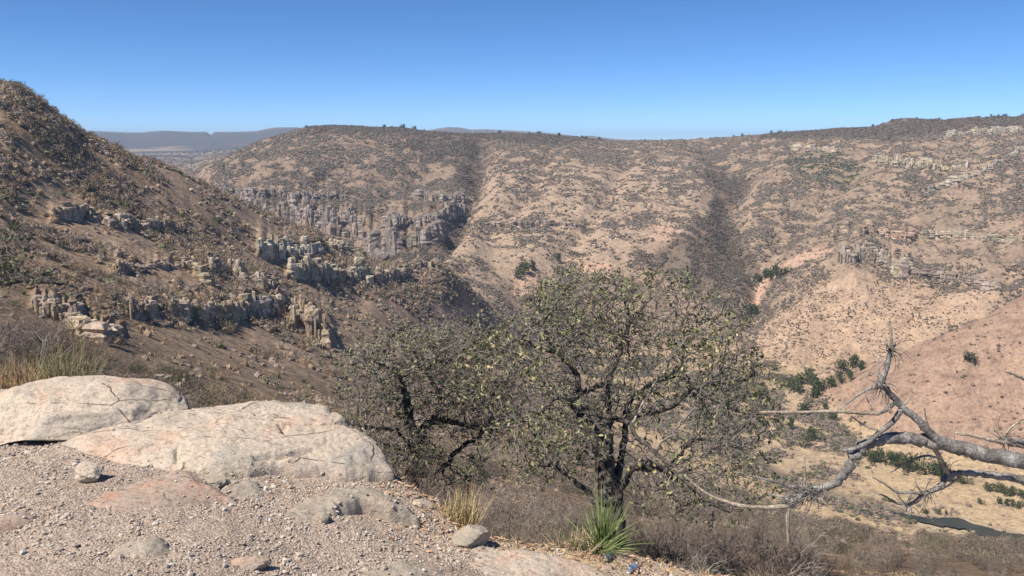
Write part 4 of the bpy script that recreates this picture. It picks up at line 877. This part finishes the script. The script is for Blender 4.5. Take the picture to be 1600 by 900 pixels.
# ------------------------------------------------------------------ trees
def grow(init, par, att, step, di, dk, iters, sag=0, g=RNG, maxn=16000):
    nodes = [np.array(p) for p in init]; par = list(par); Nn = np.array(nodes); att = np.array(att)
    bd = np.full(len(att), 1e9); bi = np.zeros(len(att), int)
    def upd(s):
        nonlocal bd, bi
        al = np.nonzero(alive)[0]; A_ = att[al]; A2 = (A_**2).sum(1)
        for a in range(s, len(Nn), 400):
            q = Nn[a:a+400]; d = A2[:,None]+(q**2).sum(1)[None]-2*A_@q.T; k = d.argmin(1); dm = d[np.arange(len(al)), k]; m = dm < bd[al]; bd[al[m]] = dm[m]; bi[al[m]] = k[m]+a
    alive = np.ones(len(att), bool); upd(0)
    for it in range(iters):
        m = alive & (bd < di*di)
        if not m.any() or len(Nn) > maxn: break
        idx = np.unique(bi[m]); S = np.zeros((len(Nn), 3)); v = att[m]-Nn[bi[m]]; v /= np.linalg.norm(v, axis=1)[:,None]+1e-9; np.add.at(S, bi[m], v)
        d = S[idx]; d /= np.linalg.norm(d, axis=1)[:,None]+1e-9; d = d+g.normal(0, .28, d.shape); d[:,2] -= sag; d /= np.linalg.norm(d, axis=1)[:,None]
        new = Nn[idx]+d*step; s = len(Nn); Nn = np.concatenate([Nn, new]); par += list(idx)
        upd(s); alive &= bd > dk*dk
    return Nn, np.array(par)
def chains(Nn, par, tip, expo, fixed=None):
    n = len(Nn); r = np.full(n, 0.); kids = [[] for _ in range(n)]
    for i in range(1, n): kids[par[i]].append(i)
    acc = np.zeros(n)
    for i in range(n-1, -1, -1):
        if not kids[i]: acc[i] = tip**expo
        if i: acc[par[i]] += acc[i]
    # parents always precede children
    r = acc**(1/expo)
    if fixed is not None: r = np.where(fixed > 0, np.maximum(fixed, r*.5), r)
    out = []; stack = [(0, None)]
    while stack:
        i, p = stack.pop(); ch = [p, i] if p is not None else [i]
        while kids[i]:
            ks = sorted(kids[i], key=lambda k: -r[k])
            for k in ks[1:]: stack.append((k, i))
            i = ks[0]; ch.append(i)
        if len(ch) > 1: out.append(ch)
    return out, r, kids
def oak(label, base, limbs, blobs, n_att, r0, depth, step, leafn, leaf_cols, leaf_size, droop=.0, rt=.11, seed=1, leafp=.9):
    """limbs: list of (pixel x, y, range) polylines; the first is the trunk; later ones start on an earlier one"""
    g = np.random.default_rng(seed); nodes = []; par = []; fix = []
    for li, (pl, ra, rb) in enumerate(limbs):
        W = smooth_path([P(*q) if len(q) == 3 else np.array(q[:3]) for q in pl], 6)
        seg = np.linalg.norm(np.diff(W, axis=0), axis=1); s = np.concatenate([[0], np.cumsum(seg)]); m = max(2, int(s[-1]/step)+1); u = np.linspace(0, s[-1], m)
        W = np.stack([np.interp(u, s, W[:,k]) for k in range(3)], 1); W[1:] += g.normal(0, step*.16, W[1:].shape)
        if li == 0: prev = -1; st = 0
        else:
            A = np.array(nodes); prev = int(((A-W[0])**2).sum(1).argmin()); st = 1; W = W+(A[prev]-W[0])[None]*np.linspace(1, 0, m)[:,None]
        for k in range(st, m):
            nodes.append(W[k]); par.append(prev if prev >= 0 else 0); prev = len(nodes)-1; fix.append(1.22*ra+1.22*(rb-ra)*(k/(m-1))**.8)
    att = []
    tot = sum(b[2]*b[3]*b[5] for b in blobs)
    for (px, py, rx, ry, r, w) in blobs:
        m = int(n_att*rx*ry*w/tot); q = g.normal(size=(m, 3)); q /= np.linalg.norm(q, axis=1)[:,None]; q *= (g.random(m)**.42)[:,None]
        for a, b_, c_ in q: att.append(P(px+a*rx, py+b_*ry, r+c_*depth*.5))
    n0 = len(nodes); Nn, pr = grow(nodes, par, att, step, .75, step*1.25, 150, droop, g, 30000)
    ch, r, kids = chains(Nn, pr, .0026, 2.25, np.concatenate([fix, np.zeros(len(Nn)-n0)]))
    r = np.minimum(r, rt); root = empty('oak_tree', base, label, 'tree'); base = np.array(base, float)
    t1, t2 = MB(), MB()
    for c in ch:
        if r[c[min(1, len(c)-1)]] > .016:
            k = next((i for i, q in enumerate(c) if r[q] < .010), len(c)); a = c[:max(k, 2)]; tube(t1, Nn[a]-base, np.minimum(r[a], r[a[1]]*1.15)*(1+.12*g.normal(size=len(a))), 8, (1,1,1), wob=.12)
            if k < len(c)-1: tube(t2, Nn[c[k-1:]]-base, r[c[k-1:]], 4, (.16,.14,.125))
        else: tube(t2, Nn[c]-base, np.minimum(r[c], r[c[1]]*1.1), 4, np.array((.20,.175,.15))*g.uniform(.4, 1.6))
    obj('trunk', t1.mesh('trunk', True), M_BARK, root); tw = obj('branches', t2.mesh('branches'), M_TWIG, root)
    # short spur twigs and leaves
    tips = np.array([i for i in range(n0, len(Nn)) if r[i] < .0065]); sp = MB(); LV, LT, LC = [], [], []; m = 0
    sel = tips[g.random(len(tips)) < .60]; cl = fbm3(Nn[sel]+7, .35, 2, 5)
    for ii_, i in enumerate(sel):
        d = Nn[i]-Nn[pr[i]]; d /= np.linalg.norm(d)+1e-9; d = d+g.normal(0, .6, 3); d /= np.linalg.norm(d); L = g.uniform(.04, .14)
        tube(sp, [Nn[i]-base, Nn[i]-base+d*L*.5+g.normal(0, .006, 3), Nn[i]-base+d*L], [.0022,.002,.0013], 3, np.array((.21,.18,.155))*g.uniform(.5, 1.5), cap=False)
        if g.random() > leafp: continue
        for q in range(int(g.poisson(leafn*float(np.clip(1+2.6*cl[ii_], 0, 3))))):
            c = Nn[i]-base+d*L*g.uniform(.3, 1.1)+g.normal(0, .012, 3); a = d+g.normal(0, .8, 3); a /= np.linalg.norm(a); s = np.cross(a, g.normal(size=3)); s /= np.linalg.norm(s); nn = np.cross(a, s)
            l = leaf_size*g.uniform(.6, 1.25); w = l*g.uniform(.2, .32)
            LV.append(np.array([c, c+a*l*.5-s*w+nn*l*.12, c+a*l, c+a*l*.5+s*w+nn*l*.12])); LC.append(np.tile(np.array(leaf_cols[int(g.integers(0, len(leaf_cols)))])*g.uniform(.7, 1.3), (4, 1)))
    obj('spur_twigs', sp.mesh('spur_twigs'), M_TWIG, root)
    m = len(LV); b = np.arange(m)[:,None]*4
    obj('crown', np_mesh('crown', np.concatenate(LV), np.concatenate([b+[0,1,2], b+[0,2,3]]), np.concatenate(LC)), M_LEAF, root)
    return root
OL = [(.17,.172,.08),(.25,.245,.115),(.11,.12,.055),(.31,.28,.14),(.20,.19,.10),(.37,.30,.15),(.15,.15,.075)]
R1 = 9.3
rb = 8.7; bp = P(958, 850, rb); bp[2] = float(znear(bp[0:1], bp[1:2])[0])
oak('large gnarled oak with a sparse olive-grey crown in the centre, above the spiky green plant', bp+[0,0,-.1],
  [([(960,875,rb),(957,820,rb+.15),(952,770,rb+.4),(946,725,rb+.6),(932,685,rb+.7),(905,648,rb+.8)], .120, .070),
   ([(905,648,rb+.8),(900,625,rb+.9),(903,600,rb+1.0),(895,575,rb+1.0),(872,552,rb+.9),(852,530,rb+.9),(842,512,rb+.9)], .045, .018),
   ([(905,648,rb+.8),(898,632,rb+.6),(922,645,rb+.4),(955,652,rb+.3),(983,660,rb+.2),(992,680,rb+.1),(1025,708,rb),(1050,740,rb)], .036, .016),
   ([(905,648,rb+.8),(890,625,rb+.6),(870,622,rb+.5),(860,630,rb+.4),(835,650,rb+.3),(815,662,rb+.2)], .028, .010),
   ([(946,725,rb+.6),(952,690,rb+.9),(952,650,rb+1.1),(950,610,rb+1.2),(954,580,rb+1.3),(965,560,rb+1.4),(985,500,rb+1.5)], .050, .020),
   ([(952,600,rb+1.2),(935,604,rb+1.0),(905,615,rb+.9)], .03, .022),
   ([(957,790,rb+.3),(975,700,rb+1.1),(980,640,rb+1.5),(1000,615,rb+1.6),(1045,590,rb+1.7),(1075,598,rb+1.8),(1100,618,rb+1.8)], .045, .018),
   ([(1045,592,rb+1.7),(1066,560,rb+1.8),(1062,510,rb+1.8),(1078,490,rb+1.8)], .022, .010),
   ([(975,650,rb+1.3),(1010,640,rb+1.2),(1050,632,rb+1.2),(1085,605,rb+1.3),(1140,598,rb+1.4)], .030, .012),
   ([(957,800,rb+.2),(985,740,rb+.3),(1010,722,rb+.3),(1060,748,rb+.4),(1100,780,rb+.5),(1140,800,rb+.5)], .040, .014),
   ([(990,735,rb+.3),(1040,735,rb+.6),(1085,690,rb+.9),(1150,700,rb+1.1)], .028, .010),
   ([(958,820,rb+.1),(920,770,rb+.3),(885,740,rb+.4),(850,725,rb+.5),(820,735,rb+.5)], .040, .014),
   ([(872,552,rb+.9),(840,545,rb+.7),(820,530,rb+.6),(790,540,rb+.6)], .018, .008)],
  [(990,500,200,80,rb+1.1,1.1),(880,480,80,58,rb+.9,1.1),(1110,575,88,78,rb+1.2,1.1),(830,560,75,70,rb+.7,.9),(1000,450,100,30,rb+1.1,1.0),(905,432,45,22,rb+1,1.0),
   (1150,670,80,60,rb+1.0,.8),(850,680,110,80,rb+.4,.7),(1090,745,130,75,rb+.6,.8),(960,600,130,80,rb+1.2,.6),(765,590,75,65,rb+.6,.6),(1175,610,50,70,rb+1.1,.8)],
  7600, 0, 2.8, .050, 2.0, OL, .056, .0, .15, 3, .8)
bq = nhit(638, 750); bq = P(640, 772, 9.6); 
r2 = 9.6
bq[2] = float(znear(np.array([bq[0]]), np.array([bq[1]]))[0])
oak('smaller dark-limbed oak with few leaves rising beyond the right end of the broad slab', bq+[0,0,-.1],
  [([(bq[0],bq[1],bq[2]-.1,0),(bq[0]+.02,bq[1]+.05,bq[2]+.3,0),tuple(P(645,725,r2+.1))+(0,),tuple(P(650,690,r2+.2))+(0,),tuple(P(640,655,r2+.3))+(0,),tuple(P(634,622,r2+.3))+(0,)], .085, .042),
   ([(640,655,r2+.3),(634,622,r2+.3),(630,600,r2+.3),(612,582,r2+.2),(590,565,r2+.1),(575,560,r2)], .040, .016),
   ([(648,700,r2+.1),(665,668,r2+.3),(685,658,r2+.4),(715,662,r2+.5),(740,667,r2+.6),(780,660,r2+.7)], .050, .016),
   ([(668,665,r2+.3),(690,640,r2+.5),(686,610,r2+.6),(672,588,r2+.6),(655,573,r2+.6),(640,570,r2+.6)], .035, .012),
   ([(648,705,r2+.1),(628,680,r2-.1),(612,670,r2-.2),(585,668,r2-.3),(560,664,r2-.4),(545,666,r2-.4)], .030, .010),
   ([(646,735,r2+.1),(670,740,r2+.4),(697,728,r2+.6),(712,706,r2+.7),(735,690,r2+.8),(752,680,r2+.9)], .045, .018)],
  [(625,560,85,50,r2+.3,1),(705,545,85,58,r2+.5,1.1),(575,615,55,42,r2-.1,.8),(700,615,75,45,r2+.5,.9),(750,640,75,55,r2+.7,.8),(560,690,60,40,r2-.2,.6),(640,690,70,50,r2+.1,.4),(575,675,45,25,r2-.3,.5),(560,560,40,25,r2,.5),(720,740,60,45,r2+.7,.35)],
  6500, 0, 2.0, .050, 1.8, [(.16,.17,.09),(.22,.20,.11),(.13,.13,.08),(.28,.24,.14)], .055, .0, .09, 5, .7)
# tree whose leafy end reaches in at the left edge
lb = np.array([-9.6, 11.0, 0]); lb[2] = float(zterr(lb[0:1], lb[1:2])[0])
Q = lambda x, y, r: tuple(P(x, y, r))+(0,)
oak('dark leafy oak reaching in from beyond the left edge with a long thin horizontal branch', lb,
  [([tuple(lb-[0,0,.1])+(0,), Q(-150,560,13.3), Q(-130,480,13), Q(-90,446,12.6), Q(0,444,12.3), Q(55,440,12), Q(125,447,12)], .10, .008),
   ([Q(-130,480,13), Q(-90,420,12.6), Q(-30,395,12.3), Q(10,385,12)], .05, .012)],
  [(5,400,38,34,12.2,1.2),(45,432,45,10,12,.8),(-70,390,60,60,12.5,1),(20,365,22,14,12.2,.6)],
  2600, 0, 1.6, .060, 3.4, [(.12,.13,.06),(.09,.10,.05),(.17,.16,.09)], .06, .0, .10, 9)

# ------------------------------------------------------------------ bare tree reaching in from the right
tb = np.array([4.6, 4.4, 0]); tb[2] = float(znear(tb[0:1], tb[1:2])[0])
bt = empty('bare_tree', tb, 'bare grey tree whose leafless branches reach in from beyond the right edge', 'tree')
TR, BR, PB = MB(), MB(), MB()
def limb(mb, pts, r1, r2, n=8, wob=.08, extra=0):
    W = smooth_path([np.array(q) if len(q) == 4 and False else (P(*q)) for q in pts], 7); W[1:-1] += RNG.normal(0, r1*.10, W[1:-1].shape)
    s = np.linspace(0, 1, len(W)); r = (r1+(r2-r1)*s)*(1+.025*np.sin(s*23+pts[0][0])+.035*RNG.normal(size=len(s))); tube(mb, W-tb, r, n, (1,1,1), wob=wob); return W
Wt = smooth_path([tb-[0,0,.2], tb+[-.02,.02,.6], tb+[.02,0,1.2], tb+[.10,.05,1.9], tb+[.15,0,2.6]], 6); tube(TR, Wt-tb, np.linspace(.13, .05, len(Wt)), 10, wob=.08)
obj('trunk', TR.mesh('trunk', True), M_DEAD, bt)
E = Wt[14]; r_e = float(np.hypot(E[0], E[1])); ex, ey = project(E[0], E[1], E[2])
limb(BR, [(ex,ey,r_e),(1760,760,5.9),(1680,738,5.6),(1600,722,5.4),(1540,711,5.3),(1500,701,5.25),(1450,689,5.2),(1400,686,5.1),(1362,690,5.05),(1340,705,5.0),(1322,735,4.95),(1300,757,4.95),(1265,767,4.9),(1238,785,4.9),(1222,793,4.9)], .052, .017)
limb(BR, [(1470,694,5.2),(1440,662,5.15),(1410,636,5.1),(1388,612,5.05),(1376,598,5.0)], .025, .015)
limb(BR, [(1376,602,5.0),(1384,578,5.0),(1393,545,5.0),(1397,537,5.0)], .018, .011, 6)
limb(PB, [(1393,545,5.0),(1392,520,5.0),(1388,500,5.0)], .010, .006, 6)
limb(BR, [(1408,640,5.1),(1396,658,5.05),(1372,678,5.0),(1352,694,5.0),(1330,702,4.95),(1317,704,4.95)], .016, .010, 6)
limb(BR, [(1380,604,5.0),(1362,606,4.98),(1346,614,4.95),(1312,640,4.9)], .014, .004, 6)
limb(PB, [(1378,606,5.0),(1386,625,5.0),(1391,645,5.0)], .012, .008, 6)
limb(BR, [(1398,630,5.05),(1385,640,5.0),(1372,647,4.98)], .012, .009, 6)
limb(PB, [(1372,647,4.98),(1340,645,4.9),(1290,643,4.8),(1240,644,4.75),(1188,644,4.7)], .011, .008, 6)
limb(PB, [(1376,674,5.0),(1350,664,4.95),(1330,650,4.9)], .007, .004, 5)
limb(PB, [(1368,642,5.0),(1358,630,5.0),(1352,616,5.0)], .005, .003, 5)
limb(PB, [(1374,590,5.0),(1372,572,5.0),(1362,548,5.0)], .006, .003, 5)
limb(PB, [(1392,540,5.0),(1376,538,5.0),(1360,538,5.0)], .004, .002, 5)
limb(PB, [(1408,640,5.1),(1415,630,5.1),(1421,622,5.1)], .008, .006, 5)
limb(PB, [(1452,672,5.2),(1446,650,5.18),(1444,636,5.16)], .006, .004, 5)
limb(BR, [(ex,ey,r_e),(1740,790,6.0),(1660,768,5.8),(1600,752,5.6),(1560,743,5.5),(1520,740,5.45),(1487,741,5.4),(1468,760,5.35),(1446,771,5.3),(1430,783,5.3),(1419,790,5.3)], .030, .010)
limb(BR, [(1446,771,5.3),(1425,770,5.25),(1402,769,5.2),(1385,758,5.15),(1363,745,5.1)], .010, .004, 5)
limb(BR, [(1420,790,5.3),(1400,786,5.3),(1380,774,5.3),(1358,769,5.3)], .009, .003, 5)
limb(PB, [(1419,788,5.3),(1423,775,5.3),(1424,765,5.3)], .006, .004, 5)
limb(PB, [(1482,742,5.4),(1470,718,5.3),(1455,694,5.2)], .014, .013, 6)
limb(PB, [(1478,738,5.4),(1462,720,5.4),(1449,706,5.4)], .007, .005, 5)
limb(BR, [(1470,716,5.35),(1445,712,5.35),(1420,722,5.35),(1392,738,5.35)], .009, .004, 5)
limb(BR, [(1420,722,5.35),(1413,712,5.35),(1408,706,5.35)], .006, .003, 5)
limb(PB, [(1500,745,5.45),(1480,760,5.4),(1455,771,5.35)], .006, .004, 5)
limb(PB, [(ex,ey-20,r_e),(1680,705,6.0),(1600,698,5.8),(1560,690,5.6),(1520,681,5.5),(1490,677,5.45)], .022, .006, 6)
limb(PB, [(1492,694,5.45),(1491,680,5.45),(1491,667,5.45)], .004, .003, 5)
limb(BR, [(1700,700,6.0),(1640,694,5.9),(1600,690,5.8),(1575,688,5.7),(1566,684,5.7)], .024, .012, 6)
limb(PB, [(1566,686,5.7),(1580,668,5.7),(1600,654,5.75),(1630,640,5.8)], .008, .006, 5)
limb(PB, [(1566,686,5.7),(1556,672,5.7),(1546,660,5.7)], .005, .003, 5)
limb(PB, [(1566,686,5.7),(1552,690,5.7),(1525,702,5.7)], .006, .004, 5)
limb(PB, [(1680,640,6.0),(1630,602,5.8),(1600,592,5.7),(1573,580,5.6)], .014, .008, 6)
limb(PB, [(1740,720,6.2),(1710,670,6.1),(1680,640,6.0)], .02, .014, 6)
limb(PB, [(1234,786,4.9),(1231,810,4.9),(1232,850,4.9)], .013, .009, 6)
limb(PB, [(1232,790,4.9),(1200,793,4.85),(1160,790,4.8),(1125,780,4.8),(1095,765,4.8),(1070,742,4.8)], .014, .007, 6)
limb(PB, [(1265,768,4.9),(1280,778,4.9),(1291,788,4.9)], .010, .007, 6)
limb(BR, [(1250,768,4.9),(1228,758,4.9),(1200,750,4.85),(1150,738,4.8)], .010, .005, 6)
limb(BR, [(1250,772,4.9),(1225,776,4.9),(1200,772,4.9)], .010, .005, 6)
limb(PB, [(1257,765,4.9),(1258,740,4.9),(1257,712,4.9)], .007, .004, 5)
ends = [(1392,500),(1363,745),(1358,769),(1392,738),(1573,580),(1312,640),(1188,644),(1525,702)]
for i in range(190):
    k = RNG.integers(0, 8); x0, y0, rr0 = [(1265,767,4.9),(1240,784,4.9),(1419,788,5.3),(1393,545,5.0),(1376,600,5.0),(1478,738,5.4),(1566,686,5.7),(1446,771,5.3)][k]
    a = RNG.uniform(0, 6.28); L = RNG.uniform(8, 44); x1 = x0+math.cos(a)*L*.5; y1 = y0+math.sin(a)*L*.5
    x0 += RNG.uniform(-26, 26)*(k in (0, 1)); limb(BR, [(x0+RNG.uniform(-8,8),y0+RNG.uniform(-5,5),rr0),(x1,y1,rr0+RNG.uniform(-.08,.08)),(x1+math.cos(a+.5)*L*.5,y1+math.sin(a+.5)*L*.5,rr0+RNG.uniform(-.15,.15))], RNG.uniform(.002, .0042), .0010, 4, .1)
obj('branches', BR.mesh('branches', True), M_DEAD, bt); obj('bare_sticks', PB.mesh('bare_sticks', True), M_PALE, bt)

# ------------------------------------------------------------------ leafless brush near the ledge
def brush_mesh(seed, H=1.0, stems=9, lvl=4, col=(.22,.185,.16), spread=.9, r0=.010):
    g = np.random.default_rng(seed); mb = MB()
    def rec(p, d, L, r, l):
        m = 5; pts = [p.copy()]
        for k in range(m):
            d = d+g.normal(0, .22, 3)+[0, 0, .03]; d /= np.linalg.norm(d); p = p+d*L/m; pts.append(p.copy())
        tube(mb, pts, np.linspace(r, r*.55, m+1), 3 if l < 3 else 4, np.array(col)*g.uniform(.65, 1.25), cap=False)
        if l <= 0: return
        for k in range(int(g.integers(3, 6))):
            i = int(g.integers(1, m+1)); dd = (pts[i]-pts[i-1]); dd /= np.linalg.norm(dd); nd = dd+g.normal(0, .62, 3); nd /= np.linalg.norm(nd)
            rec(pts[i], nd, L*g.uniform(.5, .8), max(r*.5, .0016), l-1)
    for s in range(stems):
        a = g.uniform(0, 6.28); t = g.uniform(.1, spread); rec(np.array([.05*math.cos(a), .05*math.sin(a), -.05]), np.array([math.cos(a)*math.sin(t), math.sin(a)*math.sin(t), math.cos(t)]), H*.42, r0, lvl-1)
    me = mb.mesh('leafless_bush'); me.materials.append(M_TWIG); return me
BM = [brush_mesh(1, 1.0, 9, 4, (.15,.12,.10)), brush_mesh(2, 1.0, 10, 4, (.26,.215,.175)), brush_mesh(3, 1.0, 8, 4, (.11,.095,.085)), brush_mesh(4, 1.0, 10, 4, (.30,.26,.22), 1.1), brush_mesh(5, .9, 9, 4, (.24,.175,.13), 1.2), brush_mesh(6, 1.0, 8, 4, (.19,.165,.14), 1.2)]
def bush(px, r, s, label, group, k, dx=0):
    X, Y, ZZ = ray(px, 800); h = math.hypot(X, Y); x, y = X/h*r, Y/h*r
    z = float(znear(np.array([x]), np.array([y]))[0]) if r < 15.5 else float(zterr(np.array([x]), np.array([y]))[0])
    o = obj('leafless_bush', BM[k % 6], None, loc=(x, y, z)); o.scale = (s, s, s*RNG.uniform(.85, 1.1)); o.rotation_euler.z = RNG.uniform(0, 6.28); return tag(o, label, 'bush', group)
k = 0
for i in range(42):
    bush(RNG.uniform(625, 960), RNG.uniform(7.9, 12.5), RNG.uniform(.55, 1.0), 'leafless brown bush in the tangle below and left of the big oak', 'leafless bushes left of the big oak', k); k += 1
for i in range(34):
    bush(RNG.uniform(985, 1250), RNG.uniform(8.2, 12.0), RNG.uniform(.8, 1.45), 'leafless bush in the tangle below and right of the big oak', 'leafless bushes right of the big oak', k); k += 1
for i in range(46):
    bush(RNG.uniform(1180, 1640), RNG.uniform(8.0, 13.0), RNG.uniform(.28, .6), 'leafless greyish bush along the bottom right edge under the bare branches', 'leafless bushes at the bottom right', k); k += 1
for i in range(95):
    bx = RNG.uniform(620, 1700); bush(bx, RNG.uniform(13, 27), RNG.uniform(1.0, 1.9)*(1-.58*float(sstep(1050, 1350, bx))), 'leafless bush further down the slope behind the two oaks', 'leafless bushes down the slope', k); k += 1
for i in range(13):
    bush(RNG.uniform(-80, 135), RNG.uniform(15, 24), RNG.uniform(1.6, 2.6), 'tangled grey leafless bush behind the pink boulder at the left edge', 'leafless bushes at the left edge', k); k += 1
for i in range(14):
    bush(RNG.uniform(240, 640), RNG.uniform(10.5, 18), RNG.uniform(.8, 1.5), 'leafless bush just beyond the far edge of the broad slab', 'leafless bushes beyond the slab', k); k += 1
